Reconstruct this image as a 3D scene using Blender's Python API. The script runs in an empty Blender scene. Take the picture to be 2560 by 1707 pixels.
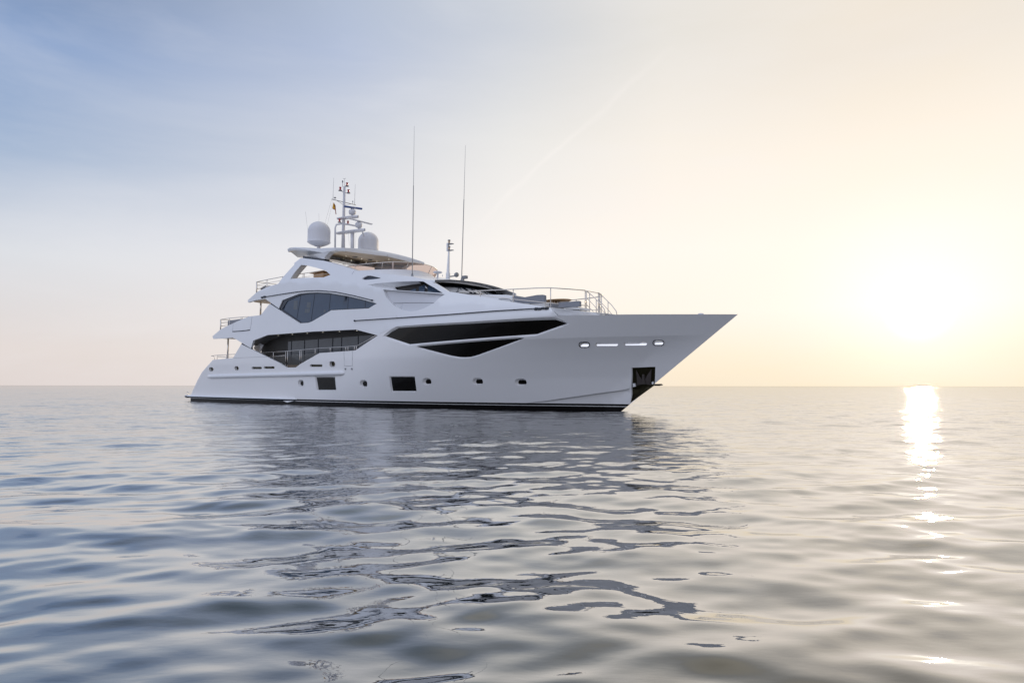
import bpy, math, random
import numpy as np
from mathutils import Vector, Matrix
from mathutils.geometry import delaunay_2d_cdt
random.seed(4)
R = math.radians
sc = bpy.context.scene
col = sc.collection

# ------------------------------------------------------------------ camera
CAM_H, F, CX, CY = 1.15, 1706.7, 1280.0, 853.5
PITCH = math.atan(111/F)
cam = bpy.data.objects.new('camera', bpy.data.cameras.new('camera')); col.objects.link(cam)
cam.location = (0, 0, CAM_H)
cam.rotation_mode = 'XYZ'
cam.matrix_world = Matrix.Translation((0, 0, CAM_H)) @ Matrix.Rotation(math.pi/2 + PITCH, 4, 'X') @ Matrix.Rotation(R(0.07), 4, 'Z')
cam.data.lens = 24; cam.data.sensor_width = 36
cam.data.clip_end = 40000; cam.data.clip_start = 0.05
sc.camera = cam

# ------------------------------------------------------------------ sky
SUN_AZ, SUN_EL = R(30.9), R(5.4)
SUN = Vector((math.sin(SUN_AZ)*math.cos(SUN_EL), math.cos(SUN_AZ)*math.cos(SUN_EL), math.sin(SUN_EL)))
w = bpy.data.worlds.new('World'); sc.world = w; w.use_nodes = True
nt = w.node_tree; N = nt.nodes; L = nt.links
N.clear()
def node(t, **k):
    n = N.new(t)
    for a, b in k.items(): setattr(n, a, b)
    return n
def lk(a, b): L.new(a, b)
def mathn(op, a, b=None, clamp=False):
    n = node('ShaderNodeMath', operation=op, use_clamp=clamp)
    for i, v in enumerate((a, b)):
        if v is None: continue
        if isinstance(v, (int, float)): n.inputs[i].default_value = v
        else: lk(v, n.inputs[i])
    return n.outputs[0]
def ramp(fac, stops):
    n = node('ShaderNodeValToRGB'); e = n.color_ramp.elements
    for i, (p, c) in enumerate(stops):
        el = e[i] if i < 2 else e.new(p)
        el.position = p; el.color = (*c, 1)
    lk(fac, n.inputs[0]); return n.outputs[0]
def mixc(f, a, b, bt='MIX'):
    n = node('ShaderNodeMix', data_type='RGBA', blend_type=bt)
    for s, v in ((n.inputs[0], f), (n.inputs[6], a), (n.inputs[7], b)):
        if isinstance(v, (int, float)): s.default_value = v
        elif isinstance(v, tuple): s.default_value = (*v, 1)
        else: lk(v, s)
    return n.outputs[2]
tc = node('ShaderNodeTexCoord')
sep = node('ShaderNodeSeparateXYZ'); lk(tc.outputs['Generated'], sep.inputs[0])
dt = node('ShaderNodeVectorMath', operation='DOT_PRODUCT'); lk(tc.outputs['Generated'], dt.inputs[0]); dt.inputs[1].default_value = SUN
ang = mathn('DIVIDE', mathn('ARCCOSINE', mathn('MINIMUM', mathn('MAXIMUM', dt.outputs['Value'], -1.0), 1.0)), math.pi)   # 0 at the sun, 1 opposite
elv = mathn('DIVIDE', mathn('ARCSINE', mathn('MAXIMUM', sep.outputs[2], 0.0)), math.pi/2)                               # 0 horizon, 1 zenith
azd = node('ShaderNodeVectorMath', operation='NORMALIZE')
cmb = node('ShaderNodeCombineXYZ'); lk(sep.outputs[0], cmb.inputs[0]); lk(sep.outputs[1], cmb.inputs[1]); lk(cmb.outputs[0], azd.inputs[0])
adt = node('ShaderNodeVectorMath', operation='DOT_PRODUCT'); lk(azd.outputs[0], adt.inputs[0]); adt.inputs[1].default_value = (math.sin(SUN_AZ), math.cos(SUN_AZ), 0)
hang = mathn('DIVIDE', mathn('ARCCOSINE', mathn('MINIMUM', mathn('MAXIMUM', adt.outputs['Value'], -1.0), 1.0)), math.pi)
# hazy evening sky: colour against elevation at several bearings from the sun, blended; parts out of view set to light hull and water
def deg(stops): return ramp(elv, [(e_/90.0, c_) for e_, c_ in stops])
ZEN = (0.80, 0.86, 1.0)
bearings = [  # high sky above the view brightened to lift the water's reflections
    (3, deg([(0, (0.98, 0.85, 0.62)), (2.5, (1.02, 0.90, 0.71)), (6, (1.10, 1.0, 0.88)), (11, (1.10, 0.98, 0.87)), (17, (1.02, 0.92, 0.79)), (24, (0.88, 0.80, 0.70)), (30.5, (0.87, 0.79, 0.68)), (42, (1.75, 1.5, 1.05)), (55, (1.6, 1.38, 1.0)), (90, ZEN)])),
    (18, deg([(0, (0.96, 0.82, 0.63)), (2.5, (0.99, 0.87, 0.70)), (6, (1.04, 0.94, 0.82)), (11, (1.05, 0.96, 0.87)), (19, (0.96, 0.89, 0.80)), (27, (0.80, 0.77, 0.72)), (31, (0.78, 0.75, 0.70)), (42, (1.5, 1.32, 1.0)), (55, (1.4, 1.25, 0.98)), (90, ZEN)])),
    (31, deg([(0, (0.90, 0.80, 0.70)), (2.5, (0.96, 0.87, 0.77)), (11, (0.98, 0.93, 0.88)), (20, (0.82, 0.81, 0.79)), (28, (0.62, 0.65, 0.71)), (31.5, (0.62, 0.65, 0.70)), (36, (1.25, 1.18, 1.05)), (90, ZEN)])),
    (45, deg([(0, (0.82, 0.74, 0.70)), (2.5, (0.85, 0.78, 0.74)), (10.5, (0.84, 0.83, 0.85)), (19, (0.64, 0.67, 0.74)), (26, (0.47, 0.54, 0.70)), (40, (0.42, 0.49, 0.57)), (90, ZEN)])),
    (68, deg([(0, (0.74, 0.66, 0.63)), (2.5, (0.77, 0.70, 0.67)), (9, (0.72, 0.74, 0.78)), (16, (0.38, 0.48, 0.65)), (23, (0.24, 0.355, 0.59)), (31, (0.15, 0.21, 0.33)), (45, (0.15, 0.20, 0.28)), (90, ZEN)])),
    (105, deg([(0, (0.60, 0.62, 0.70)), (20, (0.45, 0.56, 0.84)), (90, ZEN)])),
    (180, deg([(0, (1.02, 1.02, 1.10)), (12, (1.08, 1.14, 1.36)), (50, (0.90, 1.0, 1.30)), (90, ZEN)]))]  # sky behind the camera made bright to light the near side
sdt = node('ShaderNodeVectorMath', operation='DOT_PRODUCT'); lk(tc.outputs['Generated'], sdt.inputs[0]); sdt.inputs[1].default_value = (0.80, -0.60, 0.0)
bow_dim = ramp(sdt.outputs['Value'], [(0.42, (1, 1, 1)), (0.85, (0.50, 0.38, 0.23))])  # unseen sky to the right and behind dimmed to grey the bow
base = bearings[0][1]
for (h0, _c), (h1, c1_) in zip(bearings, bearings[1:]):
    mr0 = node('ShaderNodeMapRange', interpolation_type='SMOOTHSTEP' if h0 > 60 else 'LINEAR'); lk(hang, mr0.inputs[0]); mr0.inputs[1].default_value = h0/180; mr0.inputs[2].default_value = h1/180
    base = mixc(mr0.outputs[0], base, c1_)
base = mixc(ramp(elv, [(0.10, (1, 1, 1)), (0.38, (0.15, 0.15, 0.15))]), base, mixc(1.0, base, bow_dim, 'MULTIPLY'))
# the sun's glow
glow = mathn('POWER', mathn('MAXIMUM', mathn('SUBTRACT', 1.0, mathn('DIVIDE', ang, 0.062)), 0.0), 2.0)
base = mixc(1.0, base, mixc(glow, (0, 0, 0), (0.20, 0.21, 0.24)), 'ADD')
core = mathn('POWER', mathn('MAXIMUM', mathn('SUBTRACT', 1.0, mathn('DIVIDE', ang, 0.014)), 0.0), 1.5)
base = mixc(1.0, base, mixc(core, (0, 0, 0), (0.9, 0.85, 0.7)), 'ADD')
# thin high cloud, drawn out toward the upper right
mp = node('ShaderNodeMapping'); lk(tc.outputs['Generated'], mp.inputs[0]); mp.inputs['Rotation'].default_value = (0, R(-38), 0); mp.inputs['Scale'].default_value = (1.6, 2.0, 6.5)
nz = node('ShaderNodeTexNoise'); lk(mp.outputs[0], nz.inputs['Vector']); nz.inputs['Scale'].default_value = 1.5; nz.inputs['Detail'].default_value = 6; nz.inputs['Roughness'].default_value = 0.55; nz.inputs['Distortion'].default_value = 0.6
mp2 = node('ShaderNodeMapping'); lk(tc.outputs['Generated'], mp2.inputs[0]); mp2.inputs['Rotation'].default_value = (0, R(12), 0); mp2.inputs['Scale'].default_value = (1.3, 1.3, 5.0)
nz2 = node('ShaderNodeTexNoise'); lk(mp2.outputs[0], nz2.inputs['Vector']); nz2.inputs['Scale'].default_value = 2.0; nz2.inputs['Detail'].default_value = 8; nz2.inputs['Roughness'].default_value = 0.6
cl = mathn('MULTIPLY', ramp(nz.outputs[0], [(0.42, (0, 0, 0)), (0.70, (1, 1, 1))]), 0.34)
cl2 = mathn('MULTIPLY', ramp(nz2.outputs[0], [(0.46, (0, 0, 0)), (0.70, (1, 1, 1))]), 0.28)
clf = mathn('MINIMUM', mathn('ADD', cl, cl2), 0.6)
base = mixc(clf, base, mixc(0.5, mixc(1.0, base, (1.12, 1.09, 1.05), 'MULTIPLY'), (0.82, 0.82, 0.86)))
# one thin feathered streak running up from behind the aerials
va_, vb_ = Vector((-0.0029, 1.0, 0.0)), Vector((0, 0, 0))
def sky_dir(px, py):
    a = (px-1280.0)/1706.7; b = -(py-853.5)/1706.7
    return Vector((a, math.cos(PITCH)-b*math.sin(PITCH), math.sin(PITCH)+b*math.cos(PITCH))).normalized()
sa, sb = sky_dir(1275, 485), sky_dir(1600, 190); pn = sa.cross(sb).normalized()
wob = node('ShaderNodeTexNoise'); lk(tc.outputs['Generated'], wob.inputs['Vector']); wob.inputs['Scale'].default_value = 9; wob.inputs['Detail'].default_value = 4
pd = node('ShaderNodeVectorMath', operation='DOT_PRODUCT'); lk(tc.outputs['Generated'], pd.inputs[0]); pd.inputs[1].default_value = pn
off_ = mathn('ADD', pd.outputs['Value'], mathn('MULTIPLY', mathn('SUBTRACT', wob.outputs[0], 0.5), 0.03))
wd_ = mathn('POWER', mathn('MAXIMUM', mathn('SUBTRACT', 1.0, mathn('DIVIDE', mathn('ABSOLUTE', off_), 0.0065)), 0.0), 1.2)
ld = node('ShaderNodeVectorMath', operation='DOT_PRODUCT'); lk(tc.outputs['Generated'], ld.inputs[0]); ld.inputs[1].default_value = (sa*0.62+sb*0.38).normalized()
along = ramp(ld.outputs['Value'], [(0.978, (0, 0, 0)), (0.998, (1, 1, 1))])
base = mixc(mathn('MULTIPLY', mathn('MULTIPLY', wd_, along), mathn('MULTIPLY', wob.outputs[0], 0.24)), base, (1.1, 1.03, 0.98))
sky = node('ShaderNodeTexSky', sky_type='NISHITA'); sky.sun_disc = False; sky.sun_elevation = SUN_EL; sky.sun_rotation = SUN_AZ
sky.dust_density = 3.0; sky.air_density = 1.0
base = mixc(1.0, base, mixc(1.0, sky.outputs[0], (0.001, 0.001, 0.001), 'MULTIPLY'), 'ADD')
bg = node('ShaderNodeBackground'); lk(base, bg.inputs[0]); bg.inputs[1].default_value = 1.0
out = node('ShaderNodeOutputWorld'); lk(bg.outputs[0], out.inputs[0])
sun = bpy.data.objects.new('sun', bpy.data.lights.new('sun', 'SUN')); col.objects.link(sun)
sun.data.energy = 0.8; sun.data.angle = R(0.7); sun.data.color = (1.0, 0.74, 0.44)
sun.rotation_euler = (-SUN).to_track_quat('-Z', 'Y').to_euler()
sc.view_settings.view_transform = 'Standard'; sc.view_settings.look = 'None'; sc.view_settings.exposure = 0; sc.view_settings.gamma = 1
sc.cycles.max_bounces = 8; sc.cycles.glossy_bounces = 4; sc.cycles.transparent_max_bounces = 12
sc.cycles.use_denoising = True

# ------------------------------------------------------------------ materials
def mat(name, color, rough=0.4, metal=0.0, spec=0.5, coat=0.0, var=0.0, vscale=4.0, bump=0.0, bscale=60, ior=None, emit=None):
    m = bpy.data.materials.new(name); m.use_nodes = True
    t = m.node_tree; b = t.nodes['Principled BSDF']
    b.inputs['Base Color'].default_value = (*color, 1); b.inputs['Roughness'].default_value = rough
    b.inputs['Metallic'].default_value = metal; b.inputs['Specular IOR Level'].default_value = spec
    b.inputs['Coat Weight'].default_value = coat; b.inputs['Coat Roughness'].default_value = 0.08
    if ior: b.inputs['IOR'].default_value = ior
    if emit: b.inputs['Emission Color'].default_value = (*emit[0], 1); b.inputs['Emission Strength'].default_value = emit[1]
    c = t.nodes.new('ShaderNodeTexCoord')
    if var:
        n = t.nodes.new('ShaderNodeTexNoise'); n.inputs['Scale'].default_value = vscale; n.inputs['Detail'].default_value = 4
        t.links.new(c.outputs['Object'], n.inputs['Vector'])
        r = t.nodes.new('ShaderNodeMix'); r.data_type = 'RGBA'
        r.inputs[6].default_value = (*[x*(1-var) for x in color], 1); r.inputs[7].default_value = (*[min(1, x*(1+var)) for x in color], 1)
        t.links.new(n.outputs[0], r.inputs[0]); t.links.new(r.outputs[2], b.inputs['Base Color'])
    if bump:
        n = t.nodes.new('ShaderNodeTexNoise'); n.inputs['Scale'].default_value = bscale; n.inputs['Detail'].default_value = 3
        t.links.new(c.outputs['Object'], n.inputs['Vector'])
        u = t.nodes.new('ShaderNodeBump'); u.inputs['Strength'].default_value = bump; u.inputs['Distance'].default_value = 0.02
        t.links.new(n.outputs[0], u.inputs['Height']); t.links.new(u.outputs[0], b.inputs['Normal'])
    return m
M = {}
M['white'] = mat('white_gelcoat', (0.74, 0.75, 0.77), 0.32, coat=0.35, var=0.02, vscale=0.6, bump=0.02, bscale=1.3)
M['panel'] = mat('grey_white_panel', (0.56, 0.57, 0.60), 0.4, coat=0.2, var=0.03, vscale=0.8)
M['steel'] = mat('polished_steel', (0.62, 0.58, 0.54), 0.16, metal=1.0)
M['chrome'] = mat('chrome', (0.9, 0.9, 0.92), 0.06, metal=1.0, var=0.04, vscale=9)
M['black'] = mat('black_trim', (0.012, 0.016, 0.028), 0.25)
M['darkglass'] = mat('dark_hull_glass', (0.006, 0.005, 0.004), 0.07, ior=1.30, bump=0.05, bscale=2.5, var=0.4, vscale=1.2)
M['blueglass'] = mat('tinted_saloon_glass', (0.04, 0.065, 0.105), 0.05, ior=1.5, var=0.25, vscale=0.9)
M['greyglass'] = mat('grey_saloon_glass', (0.055, 0.064, 0.075), 0.05, ior=1.5, var=0.35, vscale=1.1)
M['screen'] = mat('windscreen_glass', (0.72, 0.72, 0.73), 0.12, metal=0.25, var=0.12, vscale=2)
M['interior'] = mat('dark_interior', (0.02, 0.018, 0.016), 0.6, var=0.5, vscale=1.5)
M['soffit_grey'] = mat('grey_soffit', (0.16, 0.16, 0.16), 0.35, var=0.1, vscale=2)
M['soffit'] = mat('cream_soffit', (0.80, 0.70, 0.57), 0.45, var=0.04, vscale=1)
M['visor'] = mat('black_visor_lining', (0.014, 0.011, 0.007), 0.5, spec=0.12)
M['teak'] = mat('teak', (0.34, 0.20, 0.09), 0.45, var=0.25, vscale=12)
M['sofa'] = mat('grey_fabric', (0.22, 0.23, 0.26), 0.9, var=0.12, vscale=25, bump=0.4, bscale=160)
M['cushion'] = mat('pale_cushion', (0.66, 0.65, 0.64), 0.9, var=0.05, vscale=18)
M['dome'] = mat('radome_white', (0.62, 0.62, 0.65), 0.38, coat=0.1, var=0.03, vscale=2)
M['pearl'] = mat('bright_enamel', (0.95, 0.95, 0.95), 0.12, coat=0.8, emit=None)
M['mirror'] = mat('mirror_steel', (0.88, 0.87, 0.85), 0.18, metal=1.0)
M['blue'] = mat('blue_radar', (0.008, 0.05, 0.22), 0.3)
M['red'] = mat('red_lens', (0.42, 0.012, 0.02), 0.15, coat=0.5)
M['amber'] = mat('clear_lens', (0.55, 0.40, 0.28), 0.15, coat=0.5)
M['grey'] = mat('grey_metal', (0.22, 0.23, 0.25), 0.4, metal=0.4)
M['pocket'] = mat('oiled_steel_pocket', (0.035, 0.03, 0.014), 0.3, metal=0.7, var=0.5, vscale=3)
M['anchor'] = mat('anchor_steel', (0.10, 0.085, 0.08), 0.45, metal=0.5, var=0.3, vscale=6)
M['lamp'] = mat('lit_downlight', (0.9, 0.9, 0.85), 0.3, emit=((1.0, 0.93, 0.8), 1.2))
M['yellow'] = mat('flag_yellow', (0.60, 0.30, 0.01), 0.8, var=0.15, vscale=30)
M['flagred'] = mat('flag_red', (0.25, 0.02, 0.01), 0.8)
# tinted windbreak glass round the top deck
m = bpy.data.materials.new('rose_tinted_glass'); m.use_nodes = True; t = m.node_tree; t.nodes.clear()
o_ = t.nodes.new('ShaderNodeOutputMaterial'); tr = t.nodes.new('ShaderNodeBsdfTransparent'); tr.inputs[0].default_value = (0.70, 0.56, 0.50, 1)
gl = t.nodes.new('ShaderNodeBsdfGlossy'); gl.inputs['Roughness'].default_value = 0.05; mx = t.nodes.new('ShaderNodeMixShader'); mx.inputs[0].default_value = 0.10
t.links.new(tr.outputs[0], mx.inputs[1]); t.links.new(gl.outputs[0], mx.inputs[2]); t.links.new(mx.outputs[0], o_.inputs[0]); M['rose'] = m
m = bpy.data.materials.new('smoked_balustrade'); m.use_nodes = True; t = m.node_tree; t.nodes.clear()
o_ = t.nodes.new('ShaderNodeOutputMaterial'); tr = t.nodes.new('ShaderNodeBsdfTransparent'); tr.inputs[0].default_value = (0.5, 0.53, 0.55, 1)
gl = t.nodes.new('ShaderNodeBsdfGlossy'); gl.inputs['Roughness'].default_value = 0.05; mx = t.nodes.new('ShaderNodeMixShader'); mx.inputs[0].default_value = 0.07
t.links.new(tr.outputs[0], mx.inputs[1]); t.links.new(gl.outputs[0], mx.inputs[2]); t.links.new(mx.outputs[0], o_.inputs[0]); M['smoke'] = m
# hull paint: white topsides, black boot top and a white pin stripe painted at fixed heights
m = mat('hull_paint', (0.76, 0.76, 0.77), 0.34, coat=0.3, bump=0.02, bscale=1.1); t = m.node_tree; b = t.nodes['Principled BSDF']
c = t.nodes.new('ShaderNodeTexCoord'); s = t.nodes.new('ShaderNodeSeparateXYZ'); t.links.new(c.outputs['Object'], s.inputs[0])
r = t.nodes.new('ShaderNodeValToRGB'); r.color_ramp.interpolation = 'CONSTANT'
mr = t.nodes.new('ShaderNodeMapRange'); mr.inputs[1].default_value = -1; mr.inputs[2].default_value = 1; t.links.new(s.outputs[2], mr.inputs[0]); t.links.new(mr.outputs[0], r.inputs[0])
el = r.color_ramp.elements; el[0].position = 0; el[0].color = (0.008, 0.007, 0.007, 1)
el[1].position = (1+0.205)/2; el[1].color = (0.6, 0.6, 0.6, 1)
e = el.new((1+0.235)/2); e.color = (0.008, 0.007, 0.007, 1); e = el.new((1+0.33)/2); e.color = (0.76, 0.76, 0.77, 1)
t.links.new(r.outputs[0], b.inputs['Base Color']); t.links.new(r.outputs[0], b.inputs['Specular IOR Level']); M['hull'] = m
b.inputs['Coat Weight'].default_value = 0.35; b.inputs['Coat Roughness'].default_value = 0.03; b.inputs['Roughness'].default_value = 0.26

# ------------------------------------------------------------------ where the yacht lies
TH = R(40.8)
UF = (math.cos(TH), -math.sin(TH)); UP = (math.sin(TH), math.cos(TH))
def ray(px, py):
    a = (px-CX)/F; b = -(py-CY)/F
    return (a, math.cos(PITCH)-b*math.sin(PITCH), math.sin(PITCH)+b*math.cos(PITCH))
_r = ray(1553, 1028); _t = -CAM_H/_r[2]; PB = (_r[0]*_t, _r[1]*_t)
OX = -(PB[0]*UF[0]+PB[1]*UF[1]); OY = -(PB[0]*UP[0]+PB[1]*UP[1])
def lray(px, py):
    r = ray(px, py)
    return (r[0]*UF[0]+r[1]*UF[1], r[0]*UP[0]+r[1]*UP[1], r[2])
def P(px, py, b):                     # point on the fore-and-aft plane b metres to starboard
    d = lray(px, py); t = (-b-OY)/d[1]
    return Vector((OX+d[0]*t, -b, CAM_H+d[2]*t))
def Pz(px, py, z):                    # point at height z
    d = lray(px, py); t = (z-CAM_H)/d[2]
    return Vector((OX+d[0]*t, OY+d[1]*t, z))
def clamp(v, a=0., b=1.): return max(a, min(b, v))
def interp(x, pts):
    if x <= pts[0][0]: return pts[0][1]
    for (x0, y0), (x1, y1) in zip(pts, pts[1:]):
        if x <= x1: return y0+(y1-y0)*(x-x0)/(x1-x0)
    return pts[-1][1]
ZK = 3.27; ZSH = None
CREST = None; CHINE = None
def B(x, z):                          # half breadth of the yacht's side at station x, height z
    zc = min(z, 4.4); t = clamp(zc/4.1, 0, 1.07)
    A = 3.82+0.18*min(1, t*1.6); Lw = 20-3.5*t; p = 1.9+0.35*t
    d = 1.367*zc-x
    if d <= 0: return 0.0
    b = A if d >= Lw else A*(1-(1-d/Lw)**p)
    if x < -25: b -= 0.16*((-25-x)/11)**2
    if z < ZK and x > -9:
        h = clamp((ZK-z)/1.2); b -= clamp((x+9)/7)*min(1, d/1.5)*0.16*(1-(1-h)**2)*clamp(z/1.6)
    if CHINE and x > CHINE[0][0]:
        zh = interp(x, CHINE)
        if z < zh: b -= 0.13*clamp((zh-z)/0.05)*clamp((x-CHINE[0][0])/3)*min(1, d)
    zt_ = ZTOP(x)
    if z > zt_:
        b -= (z-zt_)*(0.05+0.27*clamp((x+13)/6))
        if CREST:
            zc = interp(x, CREST)
            if z > zc: b -= (z-zc)*(0.28+0.25*clamp((x+12)/4))
    return max(0.0, b)
def ZTOP(x): return 4.6 if ZSH is None else (4.1 if x < ZSH[0][0] else (interp(x, ZSH) if x < ZSH[-1][0] else ZSH[-1][1]+0.15))
def S(px, py):                        # (x, z) where the line of sight meets the starboard side
    d = lray(px, py)
    def g(t): return -(OY+d[1]*t)-B(OX+d[0]*t, CAM_H+d[2]*t)
    t = (-4.6-OY)/d[1]; step = 0.15
    for _ in range(400):
        if g(t+step) < 0: break
        t += step
    a, b = t, t+step
    for _ in range(30):
        m_ = (a+b)/2
        if g(m_) > 0: a = m_
        else: b = m_
    return (OX+d[0]*a, CAM_H+d[2]*a)
ZSH = sorted(S(*q) for q in [(989, 817), (1060, 811.5), (1170, 805), (1300, 796.5), (1390, 790.3)])
CREST = sorted(S(*q) for q in [(642, 731), (695, 709), (740, 706.5), (793, 706), (840, 709), (888, 713.8), (918.6, 719), (957, 723.3), (1062, 730), (1098, 757.4), (1192, 759.7), (1320, 765.5), (1376, 771)])
CHINE = sorted(S(*q) for q in [(1306, 1008), (1375, 1000), (1450, 989), (1520, 979), (1578, 971)])
CHINE = [(CHINE[0][0]-0.6, CHINE[0][1]-0.25)]+CHINE+[(3, CHINE[-1][1]+0.25)]
def grad(x, z):
    e = 0.008
    return (B(x+e, z)-B(x-e, z))/(2*e), (B(x, z+e)-B(x, z-e))/(2*e)
def nrm(x, z):
    gx, gz = grad(x, z); return Vector((-gx, -1, -gz)).normalized()

# ------------------------------------------------------------------ mesh helpers
yacht = bpy.data.objects.new('motor_yacht', None); col.objects.link(yacht)
yacht.location = (PB[0], PB[1], 0); yacht.rotation_euler = (0, 0, -TH)
yacht['label'] = 'long white three-deck motor yacht lying at anchor on calm water'; yacht['category'] = 'yacht'
def tag(o, label, cat=None, group=None, kind=None):
    o['label'] = label
    if cat: o['category'] = cat
    if group: o['group'] = group
    if kind: o['kind'] = kind
    return o
def link(name, verts, faces, mats, parent=yacht, smooth=False, fm=None, normals=None):
    me = bpy.data.meshes.new(name); me.from_pydata([tuple(v) for v in verts], [], faces); me.validate()
    for m in (mats if isinstance(mats, (list, tuple)) else [mats]): me.materials.append(m)
    if fm and len(fm) == len(me.polygons): me.polygons.foreach_set('material_index', fm)
    me.polygons.foreach_set('use_smooth', [bool(smooth)]*len(me.polygons))
    if normals:
        me.polygons.foreach_set('use_smooth', [True]*len(me.polygons))
        me.normals_split_custom_set(normals)
    o = bpy.data.objects.new(name, me); col.objects.link(o)
    if parent is not None: o.parent = parent
    return o
class MB:
    def __init__(s): s.v = []; s.f = []; s.m = []; s.k = 0
    def add(s, v, f): 
        o = len(s.v); s.v += [Vector(a) for a in v]; s.f += [tuple(i+o for i in q) for q in f]; s.m += [s.k]*len(f)
    def tube(s, pts, r, n=8, r2=None):
        pts = [Vector(p) for p in pts]; k = len(pts); rings = []; pn = None
        for i, p in enumerate(pts):
            a = pts[max(0, i-1)]; b = pts[min(k-1, i+1)]; d = (b-a).normalized()
            up = Vector((0, 0, 1)) if abs(d.z) < 0.95 else Vector((1, 0, 0))
            u = d.cross(up).normalized() if pn is None else (pn-d*pn.dot(d)).normalized(); pn = u
            v = d.cross(u); rr = r if r2 is None else r+(r2-r)*i/(k-1)
            rings.append([p+(u*math.cos(2*math.pi*j/n)+v*math.sin(2*math.pi*j/n))*rr for j in range(n)])
        v = [q for ring in rings for q in ring]
        f = [(i*n+j, i*n+(j+1) % n, (i+1)*n+(j+1) % n, (i+1)*n+j) for i in range(k-1) for j in range(n)]
        f += [tuple(range(n-1, -1, -1)), tuple((k-1)*n+j for j in range(n))]
        s.add(v, f); return s
    def lathe(s, prof, c, n=32):
        c = Vector(c); v = []
        for r, z in prof: v += [c+Vector((r*math.cos(2*math.pi*j/n), r*math.sin(2*math.pi*j/n), z)) for j in range(n)]
        k = len(prof); f = [(i*n+j, i*n+(j+1) % n, (i+1)*n+(j+1) % n, (i+1)*n+j) for i in range(k-1) for j in range(n)]
        s.add(v, f); return s
    def box(s, a, b, ch=0.0):
        (x0, y0, z0), (x1, y1, z1) = [min(p, q) for p, q in zip(a, b)], [max(p, q) for p, q in zip(a, b)]
        if ch <= 0:
            s.add([(x0, y0, z0), (x1, y0, z0), (x1, y1, z0), (x0, y1, z0), (x0, y0, z1), (x1, y0, z1), (x1, y1, z1), (x0, y1, z1)],
                  [(3, 2, 1, 0), (4, 5, 6, 7), (0, 1, 5, 4), (1, 2, 6, 5), (2, 3, 7, 6), (3, 0, 4, 7)])
        else:
            v = []; idx = {}
            X, Y, Z = (x0, x1), (y0, y1), (z0, z1)
            for i in (0, 1):
                for j in (0, 1):
                    for k in (0, 1):
                        cx_, cy_, cz_ = X[i], Y[j], Z[k]; sx, sy, sz = (ch if i == 0 else -ch), (ch if j == 0 else -ch), (ch if k == 0 else -ch)
                        idx[(i, j, k)] = (len(v), len(v)+1, len(v)+2)
                        v += [(cx_, cy_+sy, cz_+sz), (cx_+sx, cy_, cz_+sz), (cx_+sx, cy_+sy, cz_)]
            f = []
            for i in (0, 1): f.append([idx[(i, j, k)][0] for j, k in ((0, 0), (1, 0), (1, 1), (0, 1))])
            for j in (0, 1): f.append([idx[(i, j, k)][1] for i, k in ((0, 0), (1, 0), (1, 1), (0, 1))])
            for k in (0, 1): f.append([idx[(i, j, k)][2] for i, j in ((0, 0), (1, 0), (1, 1), (0, 1))])
            for j in (0, 1):
                for k in (0, 1): a_, b_ = idx[(0, j, k)], idx[(1, j, k)]; f.append([a_[1], b_[1], b_[2], a_[2]])
            for i in (0, 1):
                for k in (0, 1): a_, b_ = idx[(i, 0, k)], idx[(i, 1, k)]; f.append([a_[0], b_[0], b_[2], a_[2]])
            for i in (0, 1):
                for j in (0, 1): a_, b_ = idx[(i, j, 0)], idx[(i, j, 1)]; f.append([a_[0], b_[0], b_[1], a_[1]])
            for q in idx.values(): f.append(list(q))
            cen = Vector(((x0+x1)/2, (y0+y1)/2, (z0+z1)/2)); g = []
            for q in f:
                p = [Vector(v[i]) for i in q]; nn = (p[1]-p[0]).cross(p[2]-p[0]); m_ = sum(p, Vector())/len(p)
                g.append(tuple(q) if nn.dot(m_-cen) > 0 else tuple(reversed(q)))
            s.add(v, g)
        return s
    def prism(s, poly, off):          # 3-D outline pushed along off
        n = len(poly); off = Vector(off); v = [Vector(p) for p in poly]+[Vector(p)+off for p in poly]
        s.add(v, [tuple(range(n)), tuple(range(2*n-1, n-1, -1))]+[(i, i+n, (i+1) % n+n, (i+1) % n) for i in range(n)]); return s
    def grid(s, rows):
        n = len(rows[0]); v = [p for r_ in rows for p in r_]
        s.add(v, [(i*n+j, i*n+j+1, (i+1)*n+j+1, (i+1)*n+j) for i in range(len(rows)-1) for j in range(n-1)]); return s
    def mirror(s):
        n = len(s.v); s.v += [Vector((p.x, -p.y, p.z)) for p in s.v]; s.f += [tuple(i+n for i in reversed(q)) for q in s.f]; s.m += list(s.m); return s
    def build(s, name, mats, parent=yacht, smooth=False, angle=None):
        o = link(name, s.v, s.f, mats, parent, smooth, s.m)
        if angle:
            import bmesh
            bm = bmesh.new(); bm.from_mesh(o.data); bmesh.ops.recalc_face_normals(bm, faces=bm.faces)
            for e_ in bm.edges:
                if len(e_.link_faces) == 2 and e_.calc_face_angle(0) > R(angle): e_.smooth = False
            for f_ in bm.faces: f_.smooth = True
            bm.to_mesh(o.data); bm.free()
        return o
def subdiv(poly, step, closed=True):
    out = []; n = len(poly)
    for i in range(n if closed else n-1):
        a = poly[i]; b = poly[(i+1) % n]; d = math.hypot(b[0]-a[0], b[1]-a[1]); k = max(1, int(math.ceil(d/step)))
        out += [(a[0]+(b[0]-a[0])*j/k, a[1]+(b[1]-a[1])*j/k) for j in range(k)]
    if not closed: out.append(poly[-1])
    return out
def area(p): return sum(p[i][0]*p[(i+1) % len(p)][1]-p[(i+1) % len(p)][0]*p[i][1] for i in range(len(p)))/2
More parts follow.
